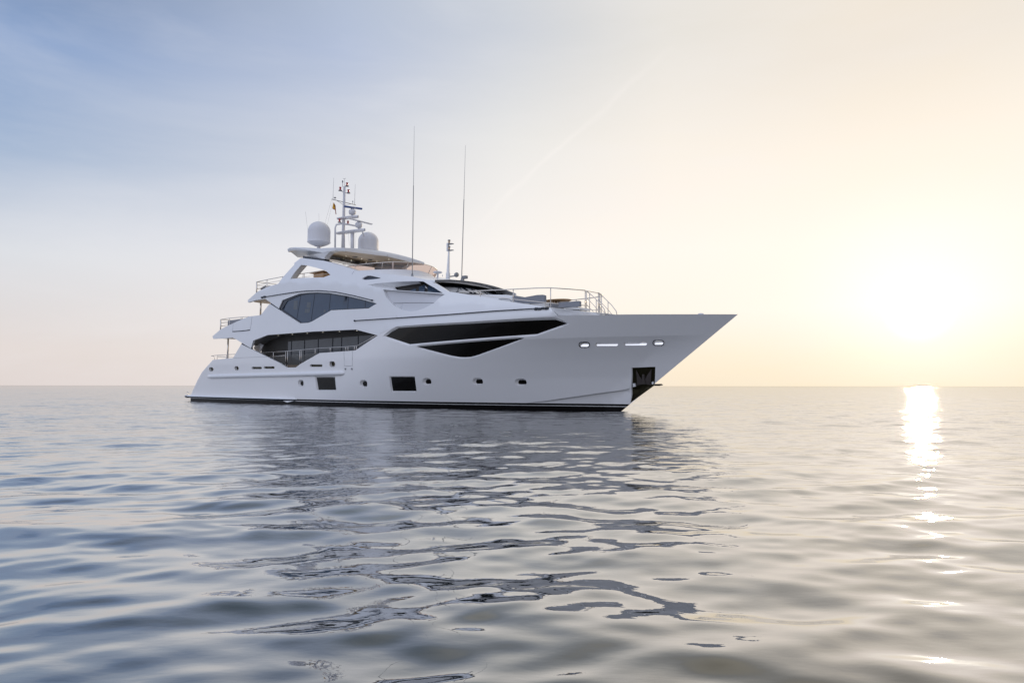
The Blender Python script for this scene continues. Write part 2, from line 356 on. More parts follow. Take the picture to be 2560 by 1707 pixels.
def offset(p, e):                     # grow outline by e
    if area(p) < 0: e = -e
    n = len(p); out = []
    for i in range(n):
        a, b, c = p[i-1], p[i], p[(i+1) % n]
        d1 = (b[0]-a[0], b[1]-a[1]); d2 = (c[0]-b[0], c[1]-b[1]); l1 = math.hypot(*d1) or 1; l2 = math.hypot(*d2) or 1
        n1 = (d1[1]/l1, -d1[0]/l1); n2 = (d2[1]/l2, -d2[0]/l2); k = 1+n1[0]*n2[0]+n1[1]*n2[1]
        k = max(k, 0.35); out.append((b[0]+e*(n1[0]+n2[0])/k, b[1]+e*(n1[1]+n2[1])/k))
    return out
def pip(pts, poly):
    pts = np.asarray(pts); x = pts[:, 0]; z = pts[:, 1]; ins = np.zeros(len(pts), bool); n = len(poly)
    for i in range(n):
        x0, z0 = poly[i]; x1, z1 = poly[(i+1) % n]
        if z0 == z1: continue
        c = ((z0 > z) != (z1 > z)) & (x < (x1-x0)*(z-z0)/(z1-z0)+x0); ins ^= c
    return ins
def dist(pts, poly, closed=True):
    pts = np.asarray(pts); d = np.full(len(pts), 1e9); n = len(poly)
    for i in range(n if closed else n-1):
        a = np.array(poly[i]); b = np.array(poly[(i+1) % n]); ab = b-a; l = ab@ab or 1e-9
        t = np.clip(((pts-a)@ab)/l, 0, 1); d = np.minimum(d, np.hypot(*(pts-a-t[:, None]*ab).T))
    return d
def triangulate(outline, holes, lines, g):
    xs = [p[0] for p in outline]; zs = [p[1] for p in outline]
    gx, gz = np.meshgrid(np.arange(min(xs), max(xs), g), np.arange(min(zs), max(zs), g)); gz = gz+0; gx = gx+((np.arange(gx.shape[0]) % 2)*g/2)[:, None]
    pts = np.stack([gx.ravel(), gz.ravel()], 1)
    keep = pip(pts, outline) & (dist(pts, outline) > 0.45*g)
    for h in holes: keep &= ~pip(pts, h) & (dist(pts, h) > 0.45*g)
    for l in lines: keep &= dist(pts, l, False) > 0.4*g
    pts = pts[keep]
    V = []; E_ = []
    for loop, closed in [(outline, True)]+[(h, True) for h in holes]+[(l, False) for l in lines]:
        o = len(V); V += [Vector(p) for p in loop]; n = len(loop)
        E_ += [(o+i, o+(i+1) % n) for i in range(n if closed else n-1)]
    V += [Vector(p) for p in pts.tolist()]
    vo, eo, fo, *_ = delaunay_2d_cdt(V, E_, [], 0, 1e-5)
    cen = [((vo[f[0]]+vo[f[1]]+vo[f[2]])/3)[:] for f in fo]
    ok = pip(cen, outline)
    for h in holes: ok &= ~pip(cen, h)
    return [tuple(v) for v in vo], [tuple(f) for f, k in zip(fo, ok) if k]
def flat_n(p):
    n = Vector()
    for i in range(len(p)): n += Vector(p[i]).cross(Vector(p[(i+1) % len(p)]))
    return n.normalized() if n.length > 1e-12 else Vector((0, 0, 1))
def skin(name, outline, holes, mat_, thick=0.12, g=0.3, lines=(), parent=yacht, surf_off=0.0, step=0.3, sides=(1, -1), rim=True, back=True):
    """shell lying on the yacht's side; outline and holes in (x, z). holes: (outline, grow, depth)"""
    outline = subdiv(outline, step)
    H = []
    for poly, grow, depth in holes:
        inner = subdiv(poly, step); outer = offset(inner, grow) if grow else inner
        H.append((inner, outer, depth))
    vo, fo = triangulate(outline, [h[1] for h in H], [subdiv(list(l), step, False) for l in lines], g)
    V = []; Fc = []; Nn = []
    def pt(q, d=0.0): return Vector((q[0], min(0.0, -(B(*q)+surf_off)+d), q[1]))
    base = [pt(q) for q in vo]; V += base
    for f in fo:
        p = [base[i] for i in f]; c = ((vo[f[0]][0]+vo[f[1]][0]+vo[f[2]][0])/3, (vo[f[0]][1]+vo[f[1]][1]+vo[f[2]][1])/3)
        f = f if flat_n(p).y < 0 else tuple(reversed(f)); Fc.append(f)
        for i in f: Nn.append(nrm(vo[i][0]*0.8+c[0]*0.2, vo[i][1]*0.8+c[1]*0.2))
    def addface(p):
        o = len(V); V.extend(p); Fc.append(tuple(range(o, o+len(p)))); n = flat_n(p); Nn.extend([n]*len(p))
    if thick > 0:
        if back:
            o = len(V); V += [pt(q, thick) for q in vo]
            for f in list(Fc)[:len(fo)]:
                Fc.append(tuple(i+o for i in reversed(f)))
                for i in reversed(f): Nn.append(-nrm(*vo[i]))
        if rim:
            ccw = area(outline) > 0
            for i in range(len(outline)):
                a, b = outline[i], outline[(i+1) % len(outline)]
                if B(*a) <= 0.02 and B(*b) <= 0.02: continue
                q = [pt(a), pt(b), pt(b, thick), pt(a, thick)]
                addface(q if not ccw else list(reversed(q)))
    for inner, outer, depth in H:
        ccw = area(outer) > 0
        for i in range(len(inner)):
            j = (i+1) % len(inner); q = [pt(outer[i]), pt(outer[j]), pt(inner[j], depth), pt(inner[i], depth)]
            addface(q if ccw else list(reversed(q)))
    vv = list(V); ff = list(Fc); nn = list(Nn)
    if -1 in sides:
        o = len(V); mv = [Vector((p.x, -p.y, p.z)) for p in V]; mf = []; mn = []; k = 0
        for f in Fc:
            mf.append(tuple(i+o for i in reversed(f))); c = [Vector((q.x, -q.y, q.z)) for q in Nn[k:k+len(f)]]; mn += list(reversed(c)); k += len(f)
        if 1 in sides: vv += mv; ff += mf; nn += mn
        else: vv, ff, nn = mv, [tuple(i-o for i in f) for f in mf], mn
    return link(name, vv, ff, mat_, parent, True, None, [tuple(n) for n in nn])
def glass(name, poly, depth, mat_, label=None, g=0.4, sides=(1, -1), parent=yacht):
    out = []
    for s_ in sides:
        o = skin(name, poly, [], mat_, thick=0.0, g=g, surf_off=-depth, sides=(s_,), rim=False, back=False, parent=parent); out.append(o)
        if label: o['label'] = label
    return out
def SP(l): return [S(*q) for q in l]
def on(px, py, off=0.03):             # 3-D point on the side, off metres proud
    x, z = S(px, py); return Vector((x, -(B(x, z)+off), z))
def capsule(cx_, cy_, w_, h_, n=8, r=None):
    r = min(w_, h_)/2 if r is None else r; out = []
    for sx, sy, a0 in ((1, 1, 0), (-1, 1, 90), (-1, -1, 180), (1, -1, 270)):
        for k in range(n+1):
            a = R(a0+90*k/n); out.append((cx_+sx*(w_/2-r)+r*math.cos(a), cy_+sy*(h_/2-r)+r*math.sin(a)))
    return out

# ------------------------------------------------------------------ hull
APEX = (944.5, 838.7)
SHEER = [(955, 832), (989, 817), (1060, 811.5), (1170, 805), (1300, 796.5), (1390, 790.3), (1500, 787), (1560, 785.6), (1700, 785), (1838, 785)]
side_px = [(478, 988), (495, 951), (506, 931), (522, 913), (533.4, 900.3), (582.6, 895.4), (603, 861), (700, 908.6), (715.4, 919), (740, 918.8), (748.6, 912), (799, 883), (888, 876.6), APEX]+SHEER
hull_out = SP(side_px)
x_tip = 1.367*4.05
low = [(1.367*z, z) for z in (4.05, 3.3, 2.5, 1.8, 1.2, 0.6, 0.0, -0.6)]
aft = hull_out[0]
hull_out = hull_out+low+[(-12, -0.6), (-30, -0.6), (aft[0]-0.15, -0.6), (aft[0]-0.1, 0.3)]
MW = SP([(961.5, 840.5), (975, 830), (993, 819.6), (1170, 809), (1300, 801.5), (1384.9, 798.4), (1415, 808), (1339, 834.8), (1200, 845), (1021.8, 860.6)])
LW = SP([(1040.5, 866.6), (1180, 854.5), (1308.8, 844.5), (1192.6, 887), (1175, 892), (1160, 893), (1146.7, 892.5), (1123.7, 888.5)])
holes = []; wins = []
def win(poly, name, m_, grow, depth, label=None): holes.append((poly, grow, depth)); wins.append((name, poly, depth, m_, label))
win(MW, 'hull_window', 'darkglass', 0.09, 0.10, 'long black angular window in the bow side')
win(LW, 'hull_window', 'darkglass', 0.07, 0.09, 'black wedge-shaped lower window in the bow side')
for q in ([(788.5, 944.2), (836.4, 944.2), (839.5, 974.7), (793.4, 974.7)], [(974.5, 943), (1035.3, 943), (1039.8, 977.4), (979.6, 977.4)]):
    win(SP(q), 'square_window', 'darkglass', 0.05, 0.09)
for cx_, cy_, w_, h_ in ((752, 958.5, 11, 12), (909, 959.5, 14, 12.5), (1067.5, 953.8, 16, 11), (1194.5, 953.6, 19, 10.5), (1302, 955, 22, 10.5)):
    win(SP(capsule(cx_, cy_, w_, h_, r=5)), 'porthole', 'darkglass', 0.07, 0.14)
for cx_, cy_, w_, h_ in ((528.4, 923.5, 9, 9), (592, 920.8, 9, 9), (831, 910, 12, 12)):
    win(SP(capsule(cx_, cy_, w_, h_, r=3.5)), 'fairlead', 'pocket', 0.03, 0.12)
for cx_, cy_, w_, h_ in ((641.5, 920.4, 25, 4.6), (672.6, 919.4, 27, 4.6), (790, 914.4, 31, 4.8)):
    win(SP(capsule(cx_, cy_, w_, h_)), 'scupper', 'pocket', 0.02, 0.1)
for cx_, cy_, w_, h_ in ((1460.7, 861.2, 25, 12), (1646, 856.4, 26, 11)):
    holes.append((SP(capsule(cx_, cy_, w_, h_)), 0.0, 0.14))
for cx_, cy_, w_, h_ in ((1516.4, 860.2, 57, 8.2), (1588, 858.8, 58, 8.2)):
    holes.append((SP(capsule(cx_, cy_, w_, h_)), 0.0, 0.14))
# anchor pocket cut to the stem
pk = SP([(1579, 918.6), (1638.5, 916.2)])
pk_l = [pk[0], S(1578.3, 960), (S(1577.4, 1004)[0], S(1577.4, 1004)[1])]
zr = pk[1][1]
z_r = 1.367
zs_r = P(1637.6, 963, 0.0); zs_l = P(1577.4, 1008, 0.0)
pocket = [pk[0], pk[1], (zs_r.x-0.03, zs_r.z), (zs_l.x-0.03, zs_l.z+0.02), S(1577.6, 1000)]
holes_h = holes+[(pocket, 0.0, 0.10)]
kn = [(x, ZK) for x in np.linspace(-9, 4.2, 40)]
ch = [(x, interp(x, CHINE)) for x in np.linspace(CHINE[1][0]-0.4, pocket[4][0]-0.1, 24)]
ch2 = [(x, z-0.05) for x, z in ch]
def sky_mirror_plate(cx_, cy_, w_, h_, nm):  # mirror plate added in each bow opening, tilted to catch bright sky
    pl = SP(capsule(cx_, cy_, w_+1.5, h_+1.2)); xc, zc = S(cx_, cy_)
    for s_ in (1, -1):
        p = [Vector((x, s_*(-(B(xc, zc)-0.13)+0.36*(x-xc)+0.10*(z-zc)), z)) for x, z in pl]
        if s_ < 0: p.reverse()
        mb = MB(); mb.prism(p, (0, s_*0.03, 0)); o = mb.build(nm, M['mirror']); o['label'] = 'oval bow fairlead with black rim and an added mirror plate catching sky light' if nm == 'fairlead' else 'long bow slot with an added mirror plate catching sky light'
hull = skin('hull', hull_out, holes_h, M['hull'], thick=0.14, g=0.28, lines=[kn, ch, ch2])
for nm, poly, depth, m_, lab in wins: glass(nm, poly, depth, M[m_], lab)
for q in ((1460.7, 861.2, 25, 12), (1646, 856.4, 26, 11)): sky_mirror_plate(*q, 'fairlead')
for q in ((1516.4, 860.2, 57, 8.2), (1588, 858.8, 58, 8.2)): sky_mirror_plate(*q, 'scupper')
# pocket lining and anchor
for s_ in (1, -1): skin('anchor_pocket', pocket, [], M['pocket'], thick=0, g=0.2, surf_off=-0.10, rim=False, back=False, sides=(s_,))
def pocket_anchor(s_):
    mb = MB()
    c = P(1608, 950, 0.62); cx0, cz0 = c.x, c.z
    def q(px, py, off=0.0):
        x, z = S(px, py); return Vector((x, -(B(x, z)-0.06+off), z))
    def tri(a, b, c_, d_=None, th=0.04):
        p = [q(*a, 0.0), q(*b, 0.0), q(*c_, 0.0)]+([q(*d_, 0.0)] if d_ else [])
        mb.prism(p, (0.0, -th, 0.0))
    tri((1590, 925), (1598, 940), (1605, 950), (1600, 958)); tri((1590, 925), (1600, 958), (1592, 959))
    tri((1628, 922), (1617, 938), (1611, 950), (1614, 957)); tri((1628, 922), (1614, 957), (1626, 956))
    tri((1606, 935), (1611, 935), (1612, 950), (1605, 950), 0.08)
    tri((1605, 950), (1613, 950), (1614, 960), (1604, 960), 0.10)
    tri((1590, 959), (1604, 955), (1604, 960), (1590, 963), 0.07); tri((1614, 955), (1627, 958), (1627, 962), (1614, 960), 0.07)
    mb.k = 1
    for a, b, c_, d_ in (((1581.5, 958), (1587, 957.5), (1589, 965.5), (1582, 967)), ((1629.5, 953.5), (1633.5, 953), (1634.5, 959.5), (1629, 960))): tri(a, b, c_, d_, 0.05)
    if s_ < 0:
        mb.v = [Vector((p.x, -p.y, p.z)) for p in mb.v]; mb.f = [tuple(reversed(f)) for f in mb.f]
    a = mb.build('anchor', [M['anchor'], M['white']]); a['label'] = 'dark anchor stowed in its bow pocket'
pocket_anchor(1); pocket_anchor(-1)
# fluke tip of the far anchor beyond the stem
mb = MB(); a = P(1650, 961.5, -0.45); mb.prism([P(1638, 963.0, -0.36), P(1650, 963.2, -0.45), P(1654.5, 961.6, -0.5), P(1650, 958.6, -0.45), P(1638, 961.6, -0.36)], (0.0, 0.15, 0.0)); mb.tube([a, Vector((a.x-1.2, a.y-0.12, a.z+0.0))], 0.05, 6); mb.build('anchor_fluke', M['anchor'])
# black rims of the bow fairleads, bright rims aft
mb = MB()
for cx_, cy_, w_, h_ in ((1460.7, 861.2, 26, 13), (1646, 856.4, 27, 12)):
    p = [on(x, y, 0.005) for x, y in capsule(cx_, cy_, w_, h_)]; mb.tube(p+[p[0]], 0.02, 6)
mb.mirror().build('fairlead_rim', M['black'], smooth=True)
mb = MB()
for cx_, cy_, w_, h_ in ((528.4, 923.5, 10, 10), (592, 920.8, 10, 10), (831, 910, 13, 13)):
    p = [on(x, y, 0.005) for x, y in capsule(cx_, cy_, w_, h_, r=4)]; mb.tube(p+[p[0]], 0.02, 6)
mb.mirror().build('fairlead_rim', M['steel'], smooth=True)

# decks closing the hull
def slab(name, st, z0, z1, m_, parent=yacht, angle=25):
    """st: list of (x, half breadth); z0, z1 numbers or functions of x"""
    f0 = z0 if callable(z0) else (lambda x: z0); f1 = z1 if callable(z1) else (lambda x: z1)
    mb = MB(); rb, rt = [], []
    for x, b_ in st:
        rb.append([Vector((x, -b_+2*b_*j/8, f0(x))) for j in range(9)]); rt.append([Vector((x, -b_+2*b_*j/8, f1(x)+0.03*(1-(j/4-1)**2))) for j in range(9)])
    mb.grid(rt); mb.grid([list(reversed(r_)) for r_ in rb])
    for k in (0, -1):
        mb.grid([[r_[k] for r_ in rb], [r_[k] for r_ in rt]] if k == -1 else [[r_[k] for r_ in rt], [r_[k] for r_ in rb]])
    mb.grid([rb[0], rt[0]]); mb.grid([rt[-1], rb[-1]])
    return mb.build(name, m_, parent, angle=angle)
zsheer = sorted(SP(SHEER))
st = [(x, max(0.03, B(x, interp(x, zsheer)-1.2)-0.12)) for x in np.linspace(-0.6, 3.9, 30)]
slab('foredeck', st, lambda x: interp(x, zsheer)-1.2, lambda x: interp(x, zsheer)-1.1, M['white'])
# transom and swim platform
mb = MB(); rows = []
edge = SP([(478, 988), (495, 951), (506, 931), (522, 913), (533.4, 900.3)])
edge = [(aft[0]-0.12, -0.6), (aft[0]-0.05, 0.3)]+edge
edge = subdiv(edge, 0.2, False)
for x, z in edge:
    b_ = B(x, z); f_ = clamp((z+0.6)/0.6); row = []
    for k in range(9):
        a = math.pi/2*k/8; row.append(Vector((x-0.38*math.sin(a), -(b_-0.42*(1-math.cos(a))), z)))
    for k in range(1, 17):
        t_ = k/16; row.append(Vector((x-0.38-0.35*math.sin(math.pi*t_), -(b_-0.42)*(1-2*t_), z)))
    for k in range(1, 9):
        a = math.pi/2*(8-k)/8; row.append(Vector((x-0.38*math.sin(a), (b_-0.42*(1-math.cos(a))), z)))
    rows.append(row)
top = rows[-1]; rows.append([Vector((p.x+0.25, p.y*0.95, p.z+0.03)) for p in top]); rows.append([Vector((-24.0, p.y*0.93, p.z+0.03)) for p in top])
mb.grid(rows).build('transom', M['hull'], smooth=True)
# platform: a thin white shelf running round the stern and forward along the sides
def strake(name, xs, zf, prot, hgt, m_top, taper_f=1.5, taper_a=0.0, dark=None, close_aft=False):
    mb = MB()
    prof = [(0.0, 0.5), (0.55, 0.46), (0.85, 0.30), (1.0, 0.0), (0.92, -0.22), (0.6, -0.42), (0.0, -0.5)]
    rows = []
    for x in xs:
        k = min(1, (xs[-1]-x)/taper_f if taper_f else 1, ((x-xs[0])/taper_a if taper_a else 1)); k = math.sqrt(max(0.0, k)); z = zf(x)
        rows.append([Vector((x, -(B(x, z+h*hgt)-0.03+prot*k*u), z+h*hgt*(0.4+0.6*k))) for u, h in prof])
    n = len(prof)
    for i in range(len(rows)-1):
        for j in range(n-1):
            mb.k = 1 if (dark and j >= 3) else 0
            mb.add([rows[i][j], rows[i+1][j], rows[i+1][j+1], rows[i][j+1]], [(0, 1, 2, 3)])
    mb.k = 0; mb.add(rows[0], [tuple(range(n))]); mb.mirror()
    import bmesh
    o = mb.build(name, [m_top]+([dark] if dark else []))
    bm = bmesh.new(); bm.from_mesh(o.data); bmesh.ops.remove_doubles(bm, verts=bm.verts, dist=1e-4); bmesh.ops.recalc_face_normals(bm, faces=bm.faces)
    for f_ in bm.faces: f_.smooth = True
    for e_ in bm.edges:
        if len(e_.link_faces) == 2 and e_.calc_face_angle(0) > R(38): e_.smooth = False
    bm.to_mesh(o.data); bm.free(); return o
q0, q1 = S(474, 990.5), S(744, 1000)
strake('side_ledge', list(np.linspace(q0[0]+0.05, q1[0], 60)), lambda x: interp(x, [(q0[0], q0[1]-0.02), (q1[0], q1[1]+0.03)]), 0.26, 0.22, M['white'], 1.6, dark=M['black'])
mb = MB(); n = 20; pts = []
xa = q0[0]+0.05; ba = B(xa, 0.35)+0.22; za = q0[1]-0.02
for k in range(n+1):
    a = math.pi*k/n; pts.append((xa-0.95*abs(math.sin(a))**0.45, -ba*math.copysign(abs(math.cos(a))**0.35, math.cos(a))))
prof = [(0.25, 0.10), (0.05, 0.09), (0.0, 0.03), (0.02, -0.05), (0.2, -0.12)]
rows = [[Vector((x+(0.0 if k in (0, n) else u), y*(1-u*0.05), za+h)) for u, h in prof] for k, (x, y) in enumerate(pts)]
for i in range(n):
    for j in range(4): mb.k = 1 if j >= 2 else 0; mb.add([rows[i][j], rows[i][j+1], rows[i+1][j+1], rows[i+1][j]], [(0, 1, 2, 3)])
mb.k = 0; mb.add([r_[0] for r_ in rows], [tuple(range(n+1))]); mb.k = 1; mb.add([r_[-1] for r_ in rows], [tuple(range(n, -1, -1))])
mb.build('swim_platform', [M['white'], M['black']], angle=35)
mb = MB(); c = P(472, 985, 2.4); mb.tube([c+Vector((0, 0, -0.25)), c, c+Vector((-0.12, 0, 0.12)), c+Vector((-0.3, 0, 0.14))], 0.025, 8)
mb.build('boarding_handrail', M['steel'], smooth=True)
# small fin hanging at the end of the ledge
mb = MB(); mb.prism([on(712, 1002, 0.0), on(723, 1006.5, 0.0), on(740, 1002, 0.0)], (0, -0.14, 0)); mb.mirror(); mb.build('stabiliser_fairing', M['white'])
r0, r1 = S(517, 942.5), S(864, 933)
strake('rubbing_strake', list(np.linspace(r0[0], r1[0], 70)), lambda x: interp(x, [(r0[0], r0[1]), (r1[0], r1[1])]), 0.17, 0.30, M['white'], 0.5, 0.8)

# ------------------------------------------------------------------ superstructure sides
WIN_T = [(942, 759), (905, 749), (869.6, 740.8), (823.7, 733.2), (793, 731.6), (770, 732.6), (748, 735), (706, 751), (698, 773.5)]
WIN_B = [(749.8, 808.8), (771.6, 807.4), (781, 803.6), (828, 776.2), (921.6, 771.4)]
up = [APEX, (889, 824), (780, 829.5), (669, 838), (633, 852), (627, 871.5), (605.7, 858.5), (591.4, 849.8), (581, 844.3), (561, 846.5), (533, 848), (531, 841.6), (550.6, 824.8), (568, 815.6), (601.6, 800.3), (622, 792), (650.6, 788.6), (653.7, 786), (672, 762), (675.5, 761), (698.6, 775.5)]
up += WIN_B+WIN_T[:-1]+[(696.8, 771.5), (679.5, 759.5), (677.5, 758), (663, 747.7), (640, 751), (620, 757), (619, 751.5), (642, 731), (666, 719), (695.5, 710), (712, 704), (725, 698), (763, 695), (808.8, 694), (826, 687.5), (855, 695), (880, 688), (892, 677.5), (905, 677), (930, 681), (980, 686), (1026, 691), (1066, 699.5), (1077, 702),
       (1120, 728.5), (1182, 738.8), (1233, 747.4), (1284, 756), (1320, 760.7), (1376, 769), (1391, 789.8), (1300, 796.2), (1170, 804.7), (1060, 811.2), (989, 816.7), (955, 831.6)]
up = SP(up)
NOTCH = SP([(918.6, 712.4), (950, 708.5), (982.9, 705.4), (1020, 703.7), (1057.5, 703.2), (1084, 718.5), (1107, 733), (1030, 728.3), (973, 724), (958, 722.4)])
POD = SP([(957.5, 724.5), (973, 725.5), (1030, 729.8), (1112, 735.6), (1085, 757.3), (1078, 761.4), (1060, 771), (1042, 776.8), (1026.9, 778.7), (1006.7, 775.7), (987.6, 766), (977, 757.9), (966, 744.8)])
VENT = SP([(905.5, 696.5), (918.5, 690.3), (928, 690.8), (952.5, 696), (923, 698.8), (908.5, 699.5)])
cr = [(x, interp(x, CREST)) for x in np.linspace(-23.5, -2, 60)]
skin('superstructure', up, [(NOTCH, 0.0, 0.5), (POD, 0.0, 0.16), (VENT, 0.02, 0.08)], M['white'], thick=0.14, g=0.28, lines=[])
glass('air_vent', VENT, 0.08, M['black'])
glass('wing_door', POD, 0.16, M['panel'])
mb = MB(); mb.tube([on(*q, -0.152) for q in ((978, 757.5), (1010, 756.7), (1045, 756.3), (1081, 756.8))], 0.012, 6); mb.mirror(); mb.build('door_seam', M['grey'])
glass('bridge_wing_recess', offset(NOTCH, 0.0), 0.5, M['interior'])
for s_ in (1, -1):
    mb = MB(); A_ = [on(918.6, 712.4, 0.0), on(950, 708.6, 0.0), on(983, 705.5, 0.0), on(1020, 703.8, 0.0), on(1057, 703.3, 0.0)]
    B_ = [on(925, 713.5, -0.05), on(950, 715, -0.25), on(972, 716.5, -0.42), on(1012, 710, -0.44), on(1056, 704.2, -0.44)]
    C_ = [on(925, 715, -0.04), on(950, 721.5, -0.04), on(958, 722.6, -0.02), on(975, 724.3, -0.2), on(978, 724.6, -0.42)]
    mb.grid([A_, B_]); mb.add([A_[0], B_[0], B_[1], B_[2], C_[4], C_[3], C_[2]], [(6, 5, 4, 3, 2, 1, 0)])
    if s_ < 0: mb.v = [Vector((p.x, -p.y, p.z)) for p in mb.v]; mb.f = [tuple(reversed(f)) for f in mb.f]
    mb.build('bridge_overhang', M['white'])
# side glass of the bridge: panes between dark mullions
for q in ([(1002, 727), (1022, 718.5), (1023, 728.5)], [(1031, 714.5), (1046, 709.5), (1044, 729.5), (1030, 729)], [(1054, 706.5), (1058, 705), (1097, 731.5), (1052, 729.5)]):
    glass('bridge_side_window', SP(q), 0.46, M['blueglass'])
# arch holding the hardtop
arch = SP([(695.5, 710), (706.7, 694), (721, 678), (736, 662), (734.8, 658.7), (751.6, 646), (757, 646), (810, 652.6), (824, 656), (860, 666), (892, 677.5), (880, 688), (855, 695), (826, 687.5), (813, 676.5), (790, 670), (767, 664.3), (752.6, 663), (737, 681), (725, 698), (712, 704)])
for s_ in (1, -1): skin('hardtop_arch', arch, [], M['white'], thick=0.42, g=0.25, sides=(s_,))
# upper window: dark frame, glass, mullions, things glimpsed inside
WG = SP([(749, 738.2), (716, 752.5), (703, 773.5), (751.5, 807), (771, 805.6), (780, 802), (827.5, 774), (920.5, 769.6), (938, 759), (904, 750.8), (869, 742.8), (823.7, 735.2), (793, 733.6), (770, 734.8)])
WO = SP(WIN_B+WIN_T)
for s_ in (1, -1): skin('window_frame', offset(WO, 0.03), [(WG, 0.0, 0.03)], M['black'], thick=0.05, g=0.4, surf_off=-0.06, sides=(s_,))
gw = glass('upper_saloon_window', offset(WG, 0.02), 0.10, M['blueglass'])
mb = MB()
for a, b in (((712.5, 754), (705.5, 776)), ((748.5, 739), (738.5, 797)), ((783.5, 735), (774, 804)), ((823, 736), (818.5, 779)), ((867.5, 743), (865.5, 772)), ((910, 753), (909.3, 769.6))):
    mb.tube([on(*a, -0.095), on((a[0]+b[0])/2, (a[1]+b[1])/2, -0.095), on(*b, -0.095)], 0.014, 4)
mb.mirror(); mb.build('mullion', M['black'])
mb = MB()
for q in ([(731, 752), (741, 752), (740, 774), (730, 774)], [(764, 756), (774, 756), (773, 770), (763, 770)], [(759, 773), (772, 772), (770, 782), (758, 782)], [(806, 775), (811, 774), (810, 781), (805, 782)]):
    p = [on(*a, -0.094) for a in q]; mb.add(p, [(0, 1, 2, 3)])
mb.build('window_blind', mat('faint_blind', (0.075, 0.09, 0.105), 0.1, var=0.3, vscale=5))

# lines and panel joints on the side
def sideline(name, pts, r, m_, off=0.02, mirror=True, balls=None):
    mb = MB(); p = []
    for a, b in zip(pts, pts[1:]):
        k = max(2, int(abs(b[0]-a[0])/12)); p += [on(a[0]+(b[0]-a[0])*j/k, a[1]+(b[1]-a[1])*j/k, off) for j in range(k)]
    p.append(on(*pts[-1], off)); mb.tube(p, r, 6)
    for q in balls or []:
        c = on(*q, off); mb.lathe([(0.001, -0.055), (0.045, -0.035), (0.055, 0), (0.045, 0.035), (0.001, 0.055)], c, 10)
    if mirror: mb.mirror()
    return mb.build(name, m_, smooth=True)
sideline('side_handrail', [(888, 802.2), (1000, 795), (1120, 786.8), (1240, 777.5), (1337, 771.5)], 0.026, M['black'], 0.05, balls=[(888, 802.2)])
sideline('side_handrail', [(663, 743), (716.5, 734.5), (745, 730.3), (770, 728), (800.7, 727.3), (839, 730.4), (884.9, 739.5), (931.6, 751.3)], 0.026, M['black'], 0.05, balls=[(931.6, 751.3)])
# dark blocks suggesting raised lettering along the ends of the two rails
random.seed(3)
for (x0, y0, x1, y1, n, h_) in ((1338, 772.3, 1372, 770, 9, 0.055), (654, 745, 664, 742.6, 4, 0.06)):
    for s_ in (1, -1):
        rows = []; n_ = n*2
        for k in range(n_+1):
            t_ = k/n_; c = on(x0+(x1-x0)*t_, y0+(y1-y0)*t_, 0.03); hh = h_*(1.0 if k in (0, 1, n_-1, n_) else random.choice((0.45, 0.8, 1.0))); dz = random.choice((-0.015, 0, 0.015))
            rows.append([Vector((c.x, s_*c.y, c.z))+Vector((0, s_*u, v*hh+dz)) for u, v in ((0.05, -1), (-0.03, -1), (-0.04, 0), (-0.03, 1), (0.05, 1))])
        mb = MB(); mb.grid(rows); mb.add(rows[0], [(0, 1, 2, 3, 4)]); mb.add(rows[-1], [(4, 3, 2, 1, 0)]); mb.build('raised_emblem', M['black'])
sideline('hatch_joint', [(581.5, 829.5), (603, 828.3), (625, 825.8)], 0.035, M['black'], 0.0)
sideline('panel_joint', [(630, 793), (628, 810), (625, 825.8)], 0.010, M['grey'], 0.0)
sideline('panel_joint', [(583, 810), (581.5, 829.5)], 0.008, M['grey'], 0.0)
sideline('panel_joint', [(582, 895.8), (620, 894.2), (668, 892)], 0.008, M['grey'], 0.0)
sideline('boarding_gate_joint', [(860, 879), (861, 915), (881, 915), (881, 878)], 0.010, M['grey'], 0.0)
sideline('panel_joint', [(886, 676.5), (880, 686)], 0.008, M['grey'], 0.0)
mb = MB()
for q in ((864, 922.5), (880, 922.3)): c = on(*q, 0.0); mb.box(c+Vector((-0.05, -0.04, -0.05)), c+Vector((0.05, 0.02, 0.05)), 0.01)
mb.mirror(); mb.build('gate_hinge', M['grey'])
# dark slits where the wings meet the decks above
def strip(name, pts, m_, depth=0.02, wpx=2.0):
    mb = MB(); a = [on(x, y-wpx*0.1, -depth) for x, y in pts]; mb.tube(a, 0.05, 4); mb.mirror(); return mb.build(name, m_)
for s_ in (1, -1): skin('wing_gasket', SP([(604, 857), (628, 870.5), (627, 876), (602, 862)]), [], M['black'], thick=0.1, g=0.4, surf_off=-0.03, sides=(s_,))
for s_ in (1, -1): skin('wing_gasket', SP([(676, 758), (698, 771), (700, 777), (675, 762.5)]), [], M['black'], thick=0.1, g=0.4, surf_off=-0.03, sides=(s_,))

# ------------------------------------------------------------------ decks, soffits and the saloon behind the side deck
bu = lambda x, z: B(x, z)-0.1
def nose(x0, x1, z, r_=1.4, inset=0.0):
    out = []
    for x in list(np.linspace(x0, x0+r_, 10))+list(np.linspace(x0+r_, x1, 14))[1:]:
        k = clamp((x-x0)/r_); out.append((x, (bu(x, z)-inset)*(0.80+0.20*math.sqrt(max(0, 1-(1-k)**2)))))
    return out
t1 = P(532, 848, 3.9); t2 = P(620, 757, 3.75)
slab('upper_deck', nose(t1.x+0.12, -8.0, 4.6, 0.9), 4.52, 4.66, [M['soffit']])
slab('upper_deck_edge', nose(t1.x+0.02, t1.x+1.4, 4.6, 0.9, -0.05), 4.56, 4.74, [M['white']])
zt = t2.z
slab('sun_deck', nose(t2.x+0.12, -15.0, 6.8, 0.9), lambda x: zt+0.03-0.02*clamp((x-t2.x)/5), lambda x: zt+0.16, [M['soffit']])
